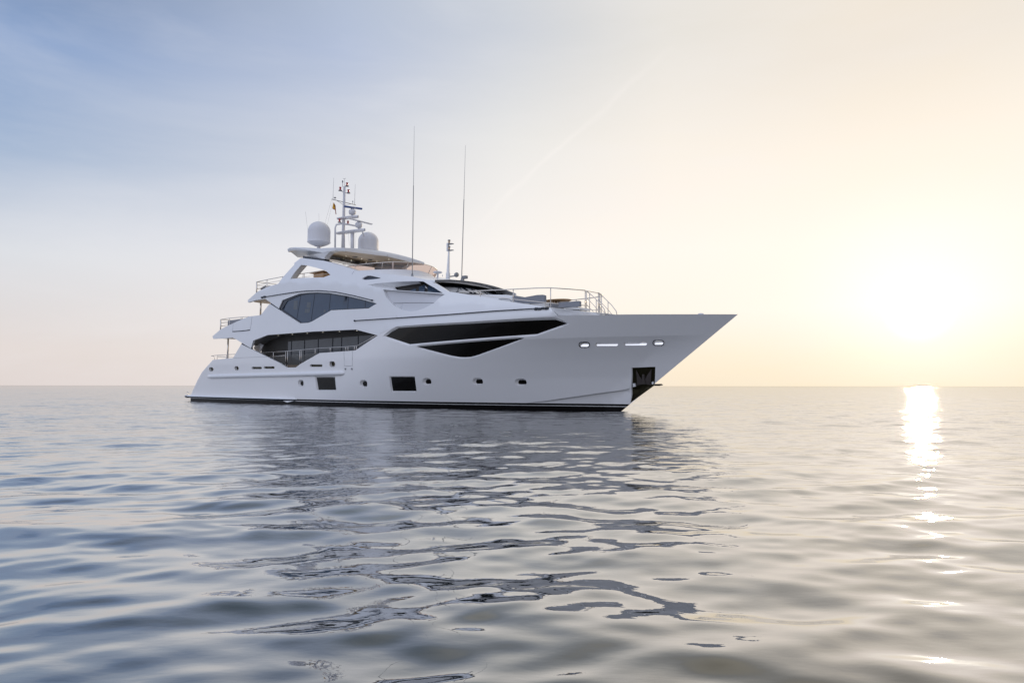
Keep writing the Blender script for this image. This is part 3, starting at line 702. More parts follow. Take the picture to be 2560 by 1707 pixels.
slab('main_deck', nose(-33.0, -11.5, 2.45, 0.5, 0.25), 2.3, 2.42, [M['teak']])
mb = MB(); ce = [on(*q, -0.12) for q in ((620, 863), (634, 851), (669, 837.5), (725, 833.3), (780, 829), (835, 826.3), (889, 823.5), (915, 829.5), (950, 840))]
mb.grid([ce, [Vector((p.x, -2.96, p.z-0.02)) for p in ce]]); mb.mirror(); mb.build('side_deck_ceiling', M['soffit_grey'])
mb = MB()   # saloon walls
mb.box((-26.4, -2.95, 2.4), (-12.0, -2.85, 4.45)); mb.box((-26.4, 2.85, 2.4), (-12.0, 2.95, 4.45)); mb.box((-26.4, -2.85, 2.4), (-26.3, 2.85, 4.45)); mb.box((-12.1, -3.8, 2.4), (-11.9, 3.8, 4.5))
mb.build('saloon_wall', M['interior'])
mb = MB()
for s_ in (-1, 1): mb.box((-23.0, s_*3.0, 2.6), (-13.3, s_*2.97, 3.98))
mb.build('saloon_glass', M['greyglass'])
mb = MB()
for x in (-22.6, -21.1, -19.6, -18.1, -17.2, -15.6, -14.2):
    for s_ in (-1, 1): mb.box((x-0.02, s_*3.03, 2.6), (x+0.02, s_*2.98, 3.98))
mb.build('saloon_mullion', M['black'])
mb = MB()
for x in np.linspace(-23.5, -13.5, 7): q_ = interp(x, sorted((p.x, p.z) for p in ce)); mb.lathe([(0.001, -0.022), (0.024, -0.022), (0.028, -0.005)], (x, -3.42, q_-0.01), 10)
mb.build('downlight', M['lamp'])
# pale raked panel standing in for light seen through the aft glass
mb = MB(); mb.prism([P(641, 853, 3.35), P(658, 863, 3.35), P(648, 884, 3.35), P(634, 872, 3.35)], (0, 0.05, 0)); mb.build('side_deck_light_sliver', M['panel'])
# aft bulkheads
mb = MB(); mb.box((-23.6, -3.3, 4.65), (-23.5, 3.3, 6.85)); mb.build('upper_bulkhead', M['blueglass'])

# balustrade in the side opening
mb = MB(); gmb = MB()
TOP = [(648, 882), (711, 878.5), (800, 870.5), (861, 867), (890, 864.3), (915, 851), (938, 837.5)]
def inn(px, py): 
    v = on(px, py, -0.10); return v
mb.tube([inn(*q) for q in TOP], 0.022, 8)
for x_, y0, y1 in ((680, 880.5, 900), (711, 878.3, 916), (715.5, 877.9, 917), (746, 875.2, 914), (749.5, 875, 912), (784.5, 872, 890), (822, 869.5, 881), (861, 867, 879), (866.5, 866.7, 879), (882.5, 865, 878.5), (887.5, 864.6, 878)):
    mb.tube([inn(x_, y0), inn(x_, y1)], 0.022, 6)
mb.tube([inn(668, 892), inn(690, 890.5), inn(709, 889)], 0.016, 6)
mb.mirror().build('balustrade_rail', M['steel'], smooth=True)
for q in ([(672, 893), (709, 890), (709, 914), (700, 909.5)], [(717, 889), (745, 886.8), (745, 913), (739, 917), (717, 917)], [(751, 886.5), (783, 884), (798, 883.5), (751, 910)]):
    gmb.add([inn(*a) for a in q], [tuple(range(len(q)))])
gmb.mirror().build('balustrade_glass', M['smoke'])

def project(x, y, z):
    X = PB[0]+x*UF[0]+y*UP[0]; Y = PB[1]+x*UF[1]+y*UP[1]; Zc = z-CAM_H
    f = Y*math.cos(PITCH)+Zc*math.sin(PITCH); v = -Y*math.sin(PITCH)+Zc*math.cos(PITCH)
    return CX+F*X/f, CY-F*v/f
def front_curve(b0_, a_, pxmax, trace, xa, zg, n=30, ex=2.0, ns=12, bf=None):
    """rounded bow-facing outline, symmetric about the centre line; returns starboard half (aft to centre) as 3-D points"""
    def pts(x0):
        out_ = []
        for k in range(n+1):
            ph = math.pi/2*(1-k/n); out_.append((x0+a_*math.cos(ph)**(2/ex), b0_*math.sin(ph)**(2/ex)))
        return out_
    lo, hi = -30.0, 0.0
    for _ in range(40):
        m_ = (lo+hi)/2; mx_ = max(project(x, s_*b_, zg)[0] for x, b_ in pts(m_) for s_ in (1, -1))
        if mx_ < pxmax: lo = m_
        else: hi = m_
    c_ = pts(lo); c_ = [(xa+(c_[0][0]-xa)*k/ns, (bf(xa+(c_[0][0]-xa)*k/ns) if bf else b0_)) for k in range(ns)]+c_
    res = []
    for x, b_ in c_:
        z = zg
        for _ in range(12):
            px_, py_ = project(x, -b_, z); want = interp(px_, trace); z += (py_-want)*(PB[1]+x*UF[1]-b_*UP[1])/F
        res.append(Vector((x, -b_, z)))
    return res
# ------------------------------------------------------------------ wheelhouse roof, visor and windscreen
edge_r = [(-17.5, 3.30, 7.35), (-15.5, 3.30, 7.25)]
for px_, py_, b_ in ((930, 681, None), (980, 686, None), (1026, 691, None), (1066, 699.5, None), (1077, 702, None)):
    x, z = S(px_, py_); edge_r.append((x, B(x, z)-0.01, z))
VT = [(1060, 698.5), (1077, 700), (1110, 700.2), (1140, 702), (1165, 705), (1190, 710), (1212, 716.5), (1225, 722.5), (1232, 727)]
x, z = S(1077, 702)
vc = front_curve(3.0, 1.75, 1232, VT, x+0.15, 6.2, n=16, ex=2.3, ns=3, bf=lambda x_: 3.05)
edge_r += [(p.x, -p.y, p.z) for p in vc]
XV = edge_r[-1][0]; ZV = edge_r[-1][2]; print('visor front', XV, ZV)
crown = [(-17.5, 7.7), (-12.7, 7.45), (-11.4, 7.15), (XV-1.2, max(ZV+0.30, 6.62)), (XV-0.4, ZV+0.12), (XV, ZV)]
def roofpt(e_, t_, lift=0.0):
    x, b_, z = e_; xc = min(x, edge_r[-1][0])-0.0
    xc = x+(0.0); zc = interp(min(xc, edge_r[-1][0]), crown)
    zc = max(zc, z); k = 1-(1-t_)**2
    return Vector((x, -b_*(1-t_), z+(zc-z)*k+lift))
rows = [[roofpt(e_, t_) for t_ in np.linspace(0, 1, 9)] for e_ in edge_r]
mb = MB(); mb.grid(rows)
lip = [[Vector((e_[0], -e_[1], e_[2])), Vector((e_[0]+0.13, -e_[1]*1.045, e_[2]-0.06)), Vector((e_[0]+0.16, -e_[1]*1.055, e_[2]-0.16))] for e_ in edge_r[7:]]
mb.grid(lip); mb.mirror(); mb.build('wheelhouse_roof', M['white'], angle=35)
# dark lining under the visor
ws_top = [Vector((p.x-0.22, p.y*0.96, p.z-0.20)) for p in vc[1:]]
ws_bot = front_curve(3.0, 1.75, 1258, [(1100, 728), (1121, 731.5), (1150, 734.5), (1190, 736.8), (1230, 738), (1260, 738.5)], vc[1].x+0.35, 5.8, n=16, ex=2.3, ns=3)
vedge = [Vector((e_[0]+0.155, -e_[1]*1.053, e_[2]-0.16)) for e_ in edge_r[7:]]
def resample(pts, n):
    L_ = [0]
    for a, b in zip(pts, pts[1:]): L_.append(L_[-1]+(b-a).length)
    out_ = []
    for k in range(n):
        s_ = L_[-1]*k/(n-1)
        for i in range(len(pts)-1):
            if s_ <= L_[i+1]+1e-9: t_ = (s_-L_[i])/max(1e-9, L_[i+1]-L_[i]); out_.append(pts[i].lerp(pts[i+1], t_)); break
    return out_
va, wt, wb = resample(vedge, 15), resample(ws_top, 15), resample(ws_bot, 15)
mb = MB(); mb.grid([va, wt]); mb.mirror(); mb.build('visor_lining', M['visor'], smooth=True)
mb = MB(); mb.grid([wt, wb]); mb.mirror(); mb.build('windscreen_surround', M['black'], smooth=True)
for i0, i1 in ((0, 4), (4, 8), (8, 12), (12, 15)):      # panes standing just proud of the black surround
    for s_ in (1, -1):
        mb = MB(); rr = []
        for t_ in (0.38, 0.65, 0.95):
            row = []
            for k in range(5):
                f_ = i0+0.35+(i1-i0-0.7)*k/4; f_ = min(f_, 13.99); i = int(f_); a = wt[i].lerp(wt[i+1], f_-i); b = wb[i].lerp(wb[i+1], f_-i)
                p = a.lerp(b, t_)+Vector((0.035, -0.035, 0.03)); row.append(Vector((p.x, p.y*s_, p.z)))
            rr.append(row if s_ > 0 else list(reversed(row)))
        mb.grid(rr).build('windscreen_pane', M['screen'], smooth=True)
mb = MB()
for f_, dx in ((1.2, 1.8), (5.2, 2.2), (9.2, 2.0), (12.5, 1.0)):
    i = int(f_); b = wb[i].lerp(wb[i+1], f_-i)+Vector((0.05, -0.04, 0.05)); g_ = min(13.9, f_+dx); j = int(g_); t_ = wt[j].lerp(wt[j+1], g_-j).lerp(wb[j], 0.35)+Vector((0.05, -0.04, 0.06))
    mb.tube([b, b.lerp(t_, 0.5)+Vector((0.02, 0, 0.03)), t_], 0.014, 6); c = wb[i].lerp(wb[min(14, i+2)], 0.8)+Vector((0.05, -0.04, 0.05)); mb.tube([t_, c.lerp(t_, 0.55)], 0.018, 6)
    mb.box(b-Vector((0.06, 0.05, 0.04)), b+Vector((0.06, 0.05, 0.05)))
mb.mirror(); mb.build('windscreen_wiper', M['black'])

# top-deck coaming with tinted glass and rail
def ringpath(ptsb):                  # starboard path from aft to centre, resampled
    return resample([Vector(p) for p in ptsb], 36)
CT = [(850, 681), (905, 676.2), (947, 674), (980, 673.3), (1010, 674), (1042, 676), (1066, 679.5), (1080, 682.8), (1088, 686)]
GT = [(850, 669), (905, 661), (947, 657.3), (983, 655), (1023, 655.6), (1050, 658.5), (1066, 661.4), (1085, 667), (1093.5, 671.8)]
ct = resample(front_curve(2.75, 2.6, 1086, CT, -18.5, 7.5, n=24), 36); gt = resample(front_curve(2.8, 2.7, 1093.5, GT, -18.5, 7.9, n=24), 36)
cb = [Vector((p.x+(0.35 if p.y > -2.4 else 0.1), p.y*1.06, p.z-0.75)) for p in ct]
ci = [Vector((p.x-0.12*(1-abs(p.y)/3), p.y*0.94, p.z-0.02)) for p in ct]; ci2 = [p-Vector((0, 0, 0.7)) for p in ci]
mb = MB(); mb.grid([cb, ct, ci, ci2]); mb.mirror(); mb.build('top_deck_coaming', M['white'], angle=40)
mid = [a.lerp(b, 0.5) for a, b in zip(ct, gt)]
mb = MB(); mb.grid([[p*1.0 for p in ct], mid, gt]); mb.mirror(); mb.build('tinted_windbreak', M['rose'], smooth=True)
mb = MB(); mb.tube(gt, 0.022, 8); 
for k in (3, 12, 22, 30): mb.tube([ct[k], gt[k]], 0.02, 6)
mb.mirror(); mb.build('windbreak_rail', M['steel'], smooth=True)
# helm pod and seat backs inside
mb = MB(); mb.box((-17.8, 0.5, 7.2), (-16.6, 1.9, 8.25), 0.08); mb.box((-16.2, -0.8, 7.2), (-15.2, 0.9, 8.1), 0.1); mb.build('helm_console', M['panel'], angle=30)
mb = MB(); a = P(987, 668, 0.8); mb.tube([P(982, 675, 0.8), P(982, 656, 0.8)], 0.05, 8); mb.build('hardtop_post', M['cushion'], smooth=True)

# ------------------------------------------------------------------ hardtop
HT = [(718.5, 623, 3.30), (724, 620.0, 3.32), (738, 618.7, 3.32), (765, 620, 3.30), (793, 621.9, 3.25), (815, 620.6, 3.22), (839, 619.7, 3.18), (862, 620.3, 3.12), (885, 622, 3.05), (915, 626, 2.92), (946, 631.4, 2.65), (970, 637, 2.25), (988, 642.2, 1.6), (1000, 646.8, 0.8), (1004, 650.5, 0.0)]
bfh = lambda x_: interp(x_, sorted((P(*q).x, q[2]) for q in HT[:9]))
ht_a = [P(*q) for q in HT[:8]]
hc = front_curve(3.1, 5.2, 1004, [(q[0], q[1]) for q in HT], ht_a[-1].x, 9.0, n=16, ex=2.2, ns=2)
tp = ht_a+[p for p in hc if p.x > ht_a[-1].x+0.05]
mb = MB(); rt = []; rbm = []
for i, p in enumerate(tp):
    b_ = -p.y; fasc = 0.20 if i < 6 else (0.19 if i < 8 else 0.12)
    rt.append([Vector((p.x, -b_*(1-t_), p.z+0.22*(b_/3.2)*(1-(1-t_)**2))) for t_ in np.linspace(0, 1, 9)])
    rbm.append([Vector((p.x, -max(0, b_-0.06)*(1-t_), p.z-fasc+0.20*(b_/3.2)*(1-(1-t_)**2))) for t_ in np.linspace(0, 1, 9)])
mb.grid(rt); mb.grid([[r_[0] for r_ in rt], [r_[0]-(r_[0]-s_[0])*0.5+Vector((0.0, -0.02, 0)) for r_, s_ in zip(rt, rbm)], [s_[0] for s_ in rbm]])
mb.grid([rt[0], rbm[0]]); mb.k = 1; mb.grid([list(reversed(r_)) for r_ in rbm]); mb.mirror()
hard = mb.build('hardtop', [M['white'], M['soffit']], angle=30)
# side cheeks and the swept wing facets
a0, a1, a2 = P(718.5, 624.5, 3.32), P(742, 621.6, 3.34), P(805.7, 632.2, 3.24); c0, c1 = P(743.5, 644, 2.25), P(757, 641, 2.5)
d1, d2, d3, d4 = P(810, 648, 3.12), P(814, 640, 3.14), P(823.7, 630.8, 3.16), P(839, 627, 3.16)
e1 = P(805.7, 627, 3.24)
mb = MB(); u0, u1, u2, u3 = tp[0], tp[2], tp[4], tp[6]
mb.add([a0, a1, a2, c1, c0], [(0, 4, 3, 2, 1)]); mb.add([a0, a1, a2, u2, u1, u0], [(0, 1, 2, 3, 4, 5)])
mb.add([u2, a2, c1, d1, d2, d3, d4, u3], [(0, 1, 2, 3, 4, 5, 6, 7)])
I_ = Vector((0, 0.35, 0)); mb.add([d1, d2, d3, d4, d1+I_, d2+I_, d3+I_, d4+I_], [(0, 4, 5, 1), (1, 5, 6, 2), (2, 6, 7, 3)]); mb.add([c1, d1, d1+I_, c1+I_], [(0, 3, 2, 1)])
mb.add([a0, c0, Vector((c0.x, 0, c0.z+0.1)), Vector((a0.x, 0, a0.z+0.15))], [(0, 3, 2, 1)]); mb.add([c0, c1, Vector((c1.x, 0, c1.z+0.1)), Vector((c0.x, 0, c0.z+0.1))], [(0, 1, 2, 3)])
mb.mirror(); mb.build('hardtop_wing', M['white'], hard)
mb = MB(); mb.prism([P(757, 640.6, 3.02), P(810, 647.8, 3.05), P(810, 653.2, 3.05), P(757, 646.6, 3.02)], (0, 0.4, 0)); mb.mirror(); mb.build('hardtop_spacer', M['black'], hard)
mb = MB(); k2 = MB()
def under(px_, py_):                 # point on the hardtop's underside
    best = None
    for b_ in np.linspace(3.0, -3.0, 61):
        p = P(px_, py_, b_)
        zz = interp(p.x, [(q.x, q.z-0.15) for q in tp])+0.20*(1-(abs(b_)/3.2)**2)
        if best is None or abs(p.z-zz) < best[0]: best = (abs(p.z-zz), p, zz)
    return Vector((best[1].x, best[1].y, best[2]-0.09))
for q in ((838, 643), (822, 651), (865, 638), (887, 640), (859, 645.5), (878, 649), (904, 644), (942, 651), (915, 654), (972, 645.5)): mb.lathe([(0.001, -0.02), (0.016, -0.02), (0.02, 0.01)], under(*q), 8)
mb.build('downlight', M['lamp'], hard)
for q in ((825, 651), (856, 646), (887, 640), (894, 652), (862, 657), (925, 647)): k2.lathe([(0.001, -0.03), (0.15, -0.03), (0.17, 0.01)], under(*q), 14)
k2.build('ceiling_speaker', M['soffit_grey'], hard)

# ------------------------------------------------------------------ domes
def dome(px_, ytop, yrim, ybot, b_, rp):
    c = P(px_, (ytop+yrim)/2, b_); sc_ = math.hypot(PB[0]+c.x*UF[0]+c.y*UP[0], PB[1]+c.x*UF[1]+c.y*UP[1]); r_ = rp*(PB[1]+c.x*UF[1]+c.y*UP[1])/F*1.0
    zt_, zr_, zb_ = P(px_, ytop, b_).z, P(px_, yrim, b_).z, P(px_, ybot, b_).z
    h = zt_-r_*0.95; prof = [(0.12, zb_-0.35), (0.12, zb_), (0.25, zb_+0.02), (r_*0.78, zr_-0.12), (r_*0.97, zr_-0.03), (r_*1.02, zr_), (r_*1.02, zr_+0.04), (r_, zr_+0.06)]
    prof += [(r_, zr_+(h-zr_)*k/4) for k in range(1, 5)]+[(max(0.002, r_*math.cos(a)), h+(zt_-h)*math.sin(a)) for a in np.linspace(0.12, math.pi/2, 14)]
    mb = MB(); mb.lathe(prof, (c.x, c.y, 0), 48); return mb.build('satellite_dome', M['dome'], angle=50)
dome(797.5, 555, 607, 617, 1.7, 28)['label'] = 'large white satellite dome nearer the stern'
dome(920.5, 581, 628, 636, -1.7, 25.5)['label'] = 'white satellite dome behind the mast'

# ------------------------------------------------------------------ mast
b0 = lambda x, y: P(x, y, 0)
mb = MB(); mb.tube([b0(857.5, 622), b0(858.2, 575), b0(859.5, 520), b0(860.6, 467)], 0.125, 14, 0.075); mb.k = 0
mast = mb.build('mast', M['dome'], smooth=True)
zc_ = b0(880.7, 578); mb = MB(); mb.tube([b0(880.7, 626), zc_], 0.125, 14); mb.build('mast_pole', M['dome'], mast, smooth=True)
lx = P(837, 600, 0.85).x; leg = [P(837.5, 622, 0.85), P(837.8, 570, 0.85)]
zt_ = P(845, 560, 0.6).z
mb = MB(); L0 = leg[0]; L1 = leg[1]; mb.tube([L0, L1, Vector((L1.x, L1.y+0.08, L1.z+0.22)), Vector((L1.x+0.1, -0.45, zt_)), Vector((L1.x+0.3, 0.0, zt_+0.0)), Vector((L1.x+0.5, 0.45, zt_-0.05)), Vector((L1.x+0.7, 0.75, zt_-0.25)), Vector((L1.x+0.8, 0.85, zt_-0.7))], 0.055, 10)
mb.build('mast_hoop', M['dome'], mast, smooth=True)
def platform(name, x0, y0, x1, y1, wd):
    a, b = b0(x0, y0), b0(x1, y1); mb = MB(); n = 12; rows = []
    for k in range(n+1):
        t_ = k/n; p = a.lerp(b, t_); hw = wd*(0.45+0.55*math.sin(math.pi*min(1, 0.15+t_*0.75)))*(1 if t_ < 0.9 else math.sqrt(max(0.02, 1-((t_-0.9)/0.1)**2))); th = 0.09
        rows.append([p+Vector((0, hw*math.cos(v_), th*math.sin(v_)-0.02)) for v_ in np.linspace(0, 2*math.pi, 13)])
    mb.grid(rows); return mb.build(name, M['dome'], mast, smooth=True)
platform('radar_platform', 847, 547, 895, 541, 0.28); platform('radar_platform', 845, 583.5, 912, 574, 0.32)
def radar(cx_, cy_, l, r_, m_, th, txt=False):
    c = b0(cx_, cy_); mb = MB(); mb.lathe([(0.05, -0.26), (0.10, -0.20), (0.20, -0.16), (0.235, -0.05), (0.235, 0.03), (0.2, 0.12), (0.12, 0.15), (0.10, 0.24)], c, 20)
    pod = mb.build('radar_pod', M['dome'], mast, smooth=True)
    z = b0((l[0]+r_[0])/2, (l[1]+r_[1])/2).z; a, b = Pz(l[0], l[1], z), Pz(r_[0], r_[1], z); d = (b-a).normalized(); nrm_ = Vector((-d.y, d.x, 0)); mb = MB()
    if nrm_.dot(Vector((0, 1, 0))) > 0: nrm_ = -nrm_
    prof = [(0.07, -th*0.8), (0.09, 0), (0.05, th), (-0.05, th), (-0.09, 0), (-0.07, -th*0.8)]; mb.grid([[p+nrm_*u+Vector((0, 0, h)) for u, h in prof+[prof[0]]] for p in (a, b)])
    mb.add([a+nrm_*u+Vector((0, 0, h)) for u, h in prof], [tuple(range(6))]); mb.add([b+nrm_*u+Vector((0, 0, h)) for u, h in prof], [tuple(range(5, -1, -1))])
    bar = mb.build('radar_bar', m_, mast, angle=50)
    return a, b, nrm_
radar(880.5, 530.5, (860, 516.8), (904.5, 523), M['blue'], 0.06); ra = radar(896.5, 562.5, (868, 545.5), (929, 561.2), M['dome'], 0.045)
# word on the blue radar bar
z = b0(882.25, 519.9).z; a, b = Pz(860, 516.8, z), Pz(904.5, 523, z)
cu = bpy.data.curves.new('radar_word', 'FONT'); cu.body = 'FURUNO'; cu.size = 0.09; cu.extrude = 0.002; cu.align_x = 'CENTER'; cu.align_y = 'CENTER'
to = bpy.data.objects.new('radar_word', cu); col.objects.link(to); dg = bpy.context.evaluated_depsgraph_get(); me = bpy.data.meshes.new_from_object(to.evaluated_get(dg)); bpy.data.objects.remove(to)
d = (b-a).normalized(); nn = Vector((d.y, -d.x, 0)); 
if nn.y > 0: nn = -nn
X = d; Z = Vector((0, 0, 1)); Mx = Matrix((X, Z, nn)).transposed().to_4x4(); Mx.translation = (a+b)/2+nn*0.094+Vector((0, 0, 0.0)); me.transform(Mx); me.materials.append(M['white'])
o = bpy.data.objects.new('radar_lettering', me); col.objects.link(o); o.parent = mast
# crossbar, whips and small aerials
zc0 = b0(859, 506).z; ca, cb_ = Pz(829, 498.8, zc0), Pz(889, 513.2, zc0)
mb = MB(); mb.tube([ca, cb_], 0.022, 8); k_ = b0(859.5, 512); mb.tube([ca.lerp(cb_, 0.2), b0(858.5, 513)], 0.012, 6); mb.tube([cb_.lerp(ca, 0.2), b0(859.5, 514)], 0.012, 6)
mb.build('mast_crossbar', M['grey'], mast, smooth=True)
mb = MB()
for t_, h in ((0.05, 1.45), (0.95, 1.42)):
    mb = MB(); q = ca.lerp(cb_, t_); mb.tube([q, q+Vector((0, 0, 0.3)), q+Vector((0.03, 0, h))], 0.016, 6, 0.006); mb.build('whip_aerial', M['grey'], mast)
mb = MB(); q = ca.lerp(cb_, 0.13); mb.tube([q, q+Vector((0, 0, 0.13))], 0.015, 6); mb.lathe([(0.001, 0.20), (0.05, 0.19), (0.085, 0.16), (0.08, 0.14), (0.02, 0.12)], q, 14)
q = ca.lerp(cb_, 0.87); mb.tube([q, q+Vector((0, 0, 0.14))], 0.012, 6); mb.lathe([(0.001, 0.24), (0.035, 0.22), (0.035, 0.17), (0.01, 0.14)], q, 10)
mb.build('gps_aerial', M['grey'], mast, smooth=True)
def beacon(px_, py_, b_):
    c = P(px_, py_, b_); mb = MB(); mb.tube([c+Vector((0, 0, -0.13)), Vector((b0(859, py_).x, 0, c.z-0.16))], 0.02, 6); mb.lathe([(0.001, -0.14), (0.13, -0.14), (0.12, -0.11), (0.05, -0.10)], c, 12); mb.k = 1
    mb.lathe([(0.075, -0.10), (0.08, -0.07), (0.055, -0.03), (0.055, 0.03), (0.078, 0.07), (0.075, 0.11), (0.001, 0.12)], c, 14); mb.build('navigation_light', [M['grey'], M['red']], mast, angle=40)
for q in ((850.2, 472.6, 0.28), (870.8, 478.8, -0.3), (867.2, 461.5, -0.15), (848.5, 552, 0.3), (869.5, 556.8, -0.28)): beacon(*q)
mb = MB(); a = b0(856, 468); mb.tube([a, b0(856, 456)], 0.014, 6); mb.lathe([(0.001, 0.12), (0.04, 0.1), (0.045, 0.0), (0.02, -0.05), (0.001, -0.06)], b0(856, 456), 10); a = b0(860.5, 466); mb.tube([a, b0(860.5, 449)], 0.009, 6)
c = b0(860.3, 448); mb.tube([c+Vector((-0.08, -0.05, 0.04)), c, c+Vector((0.08, 0.06, 0.04))], 0.012, 6); mb.build('wind_sensor', M['grey'], mast)
mb = MB(); mb.tube([ca+Vector((0, 0, 0)), P(812, 560, 0.9), P(812, 562, 0.9)], 0.005, 4); mb.tube([ca.lerp(cb_, 0.06), P(818, 562, 1.0)], 0.005, 4)
for a, b in (((763, 530), (769, 576)), ((797, 534), (797, 556)), ((870, 575), (873, 615)), ((890, 585), (888, 620))): mb.tube([P(*a, 1.4), P(*b, 1.4)], 0.006, 4)
mb.build('halyard', M['grey'], mast)
# courtesy flag on the halyard
mb = MB(); f0 = Pz(833.5, 507, zc0); pts = {}
def fp(px_, py_, w_=0.0): p = P(px_, py_, 0.95); return p+Vector((w_, 0, 0))
mb.add([fp(833.3, 507), fp(830.2, 521), fp(836, 524, 0.05), fp(836, 515, 0.08)], [(0, 1, 2, 3)]); mb.k = 1; mb.add([fp(833.3, 507), fp(836, 515, 0.08), fp(838, 527, 0.03), fp(840, 536.5), fp(838.6, 536.5), fp(836, 524, 0.05)], [(0, 1, 5), (1, 2, 5), (2, 3, 4, 5)])
mb.k = 1; mb.add([fp(830.2, 521), fp(836, 524, 0.05), fp(836.3, 526.5, 0.05), fp(830.6, 522.5)], [(0, 1, 2, 3)])
n = len(mb.v); th_ = MB(); th_.v = [p for p in mb.v]+[p+Vector((0.012, 0.012, 0)) for p in mb.v]; th_.f = list(mb.f)+[tuple(i+n for i in reversed(f)) for f in mb.f]; th_.m = mb.m+mb.m
flag = th_.build('flag', [M['yellow'], M['flagred']], None); flag.parent = None
flag.matrix_world = Matrix.Translation((PB[0], PB[1], 0)) @ Matrix.Rotation(-TH, 4, 'Z'); tag(flag, 'small limp yellow and red flag hanging below the mast crossbar', 'flag')

# ------------------------------------------------------------------ aerials and fittings on the wheelhouse roof
def whip(px0, py0, px1, py1, b_):
    a, b = P(px0, py0, b_), P(px1, py1, b_); mb = MB(); mb.k = 0; mb.lathe([(0.001, 0.12), (0.05, 0.10), (0.045, 0.05), (0.09, -0.05), (0.1, -0.08)], a+Vector((0, 0, 0.05)), 12)
    mb.tube([a+Vector((0, 0, 0.1)), a.lerp(b, 0.6)], 0.026, 8, 0.020); mb.tube([a.lerp(b, 0.6), b], 0.013, 6, 0.006); mb.build('whip_aerial', M['grey'])
whip(1030.5, 691, 1035, 316, 3.0); whip(1154, 702, 1163, 364, 0.6)
a = P(1120, 694, 0.3); b = P(1122, 626, 0.3); mb = MB(); mb.tube([a-Vector((0, 0, 0.1)), a+Vector((0, 0, 0.25))], 0.13, 14); mb.tube([a+Vector((0, 0, 0.2)), b], 0.10, 14, 0.045); c = P(1122, 612, 0.3)
mb.box(b+Vector((-0.14, -0.08, -0.05)), b+Vector((-0.02, 0.08, 0.42)), 0.02)
lm = mb.build('light_mast', M['white'], angle=40)
mb = MB()
for py_ in (622, 606): 
    c = P(1122.5, py_, 0.3); mb.k = 0; mb.box(c+Vector((-0.02, -0.09, -0.13)), c+Vector((0.30, 0.09, -0.10))); mb.lathe([(0.07, -0.10), (0.075, -0.06), (0.06, -0.05)], c, 12); mb.lathe([(0.06, 0.07), (0.08, 0.09), (0.07, 0.14), (0.001, 0.15)], c, 12); mb.k = 1
    mb.lathe([(0.065, -0.05), (0.055, 0.0), (0.065, 0.07)], c, 12)
mb.build('navigation_light', [M['grey'], M['amber']], lm, angle=40)
mb = MB(); c = P(1137, 690, 0.3); mb.tube([P(1122, 692, 0.1), c], 0.035, 8); mb.tube([c, c+Vector((0.12, -0.03, 0.03))], 0.05, 10, 0.11); mb.tube([c+Vector((0.12, -0.03, 0.03)), c+Vector((0.22, -0.05, 0.05))], 0.13, 14); mb.build('search_light', M['grey'], smooth=True)
mb = MB(); c = P(1163, 694, 0.3); mb.tube([P(1159, 703, 0.3), P(1159, 695, 0.3)], 0.04, 8); mb.box(c+Vector((-0.22, -0.1, -0.07)), c+Vector((0.12, 0.1, 0.10)), 0.02); mb.build('camera_head', M['grey'])
mb = MB(); c = P(1094, 681, 1.2); mb.tube([c-Vector((0, 0, 0.4)), c-Vector((0, 0, 0.05))], 0.05, 8); mb.lathe([(0.001, 0.06), (0.22, 0.04), (0.26, -0.01), (0.20, -0.05), (0.001, -0.06)], c, 20); mb.tube([P(1106, 692, 1.2), P(1106, 687, 1.2)], 0.02, 6); mb.build('satellite_aerial', M['dome'], angle=40)

# ------------------------------------------------------------------ forward coachroof, seats, rails
ztop = sorted([(S(*q)[0], S(*q)[1]) for q in [(1120, 728.5), (1182, 738.8), (1233, 747.4), (1284, 756), (1320, 760.7), (1376, 769)]])
st = [(x, B(x, interp(x, ztop))-0.02) for x in np.linspace(ztop[0][0]+0.15, ztop[-1][0]-0.05, 26)]
slab('coachroof', st, lambda x: interp(x, ztop)-0.14, lambda x: interp(x, ztop)-0.01, M['white'])
# sloping nose of the coachroof down to the foredeck
cr_px = [(1376, 769, None), (1420, 774.3, 2.75), (1460, 778.3, 2.3), (1483, 781.2, 1.7), (1500, 786, 1.0)]
x, z = S(1376, 769); rows = []
base_px = [(1391, 789.8, None), (1440, 788.6, 3.0), (1480, 787.5, 2.6), (1500, 787, 2.0), (1512, 787, 1.2)]
ta = [Vector((x, -(B(x, z)-0.01), z))]+[P(*q) for q in cr_px[1:]]; x, z = S(1391, 789.8); ba_ = [Vector((x, -(B(x, z)-0.22), z-0.02))]+[Vector((x+k*0.75, -max(0.3, B(x+k*0.75, 3.2)-0.18-k*0.12), 3.2)) for k in (0.5, 1, 2, 3, 4)]
ta, ba_ = resample(ta, 12), resample(ba_, 12)
mb = MB(); mb.grid([ta, ba_]); mb.grid([[Vector((p.x, p.y*(1-t_), p.z+0.06*(1-(1-t_)**2))) for t_ in np.linspace(0, 1, 5)] for p in ta])
mb.add([ta[-1], ba_[-1], Vector((ba_[-1].x, 0, ba_[-1].z)), Vector((ta[-1].x, 0, ta[-1].z+0.06))], [(0, 1, 2, 3)]); mb.mirror(); mb.build('coachroof_nose', M['white'], angle=30)
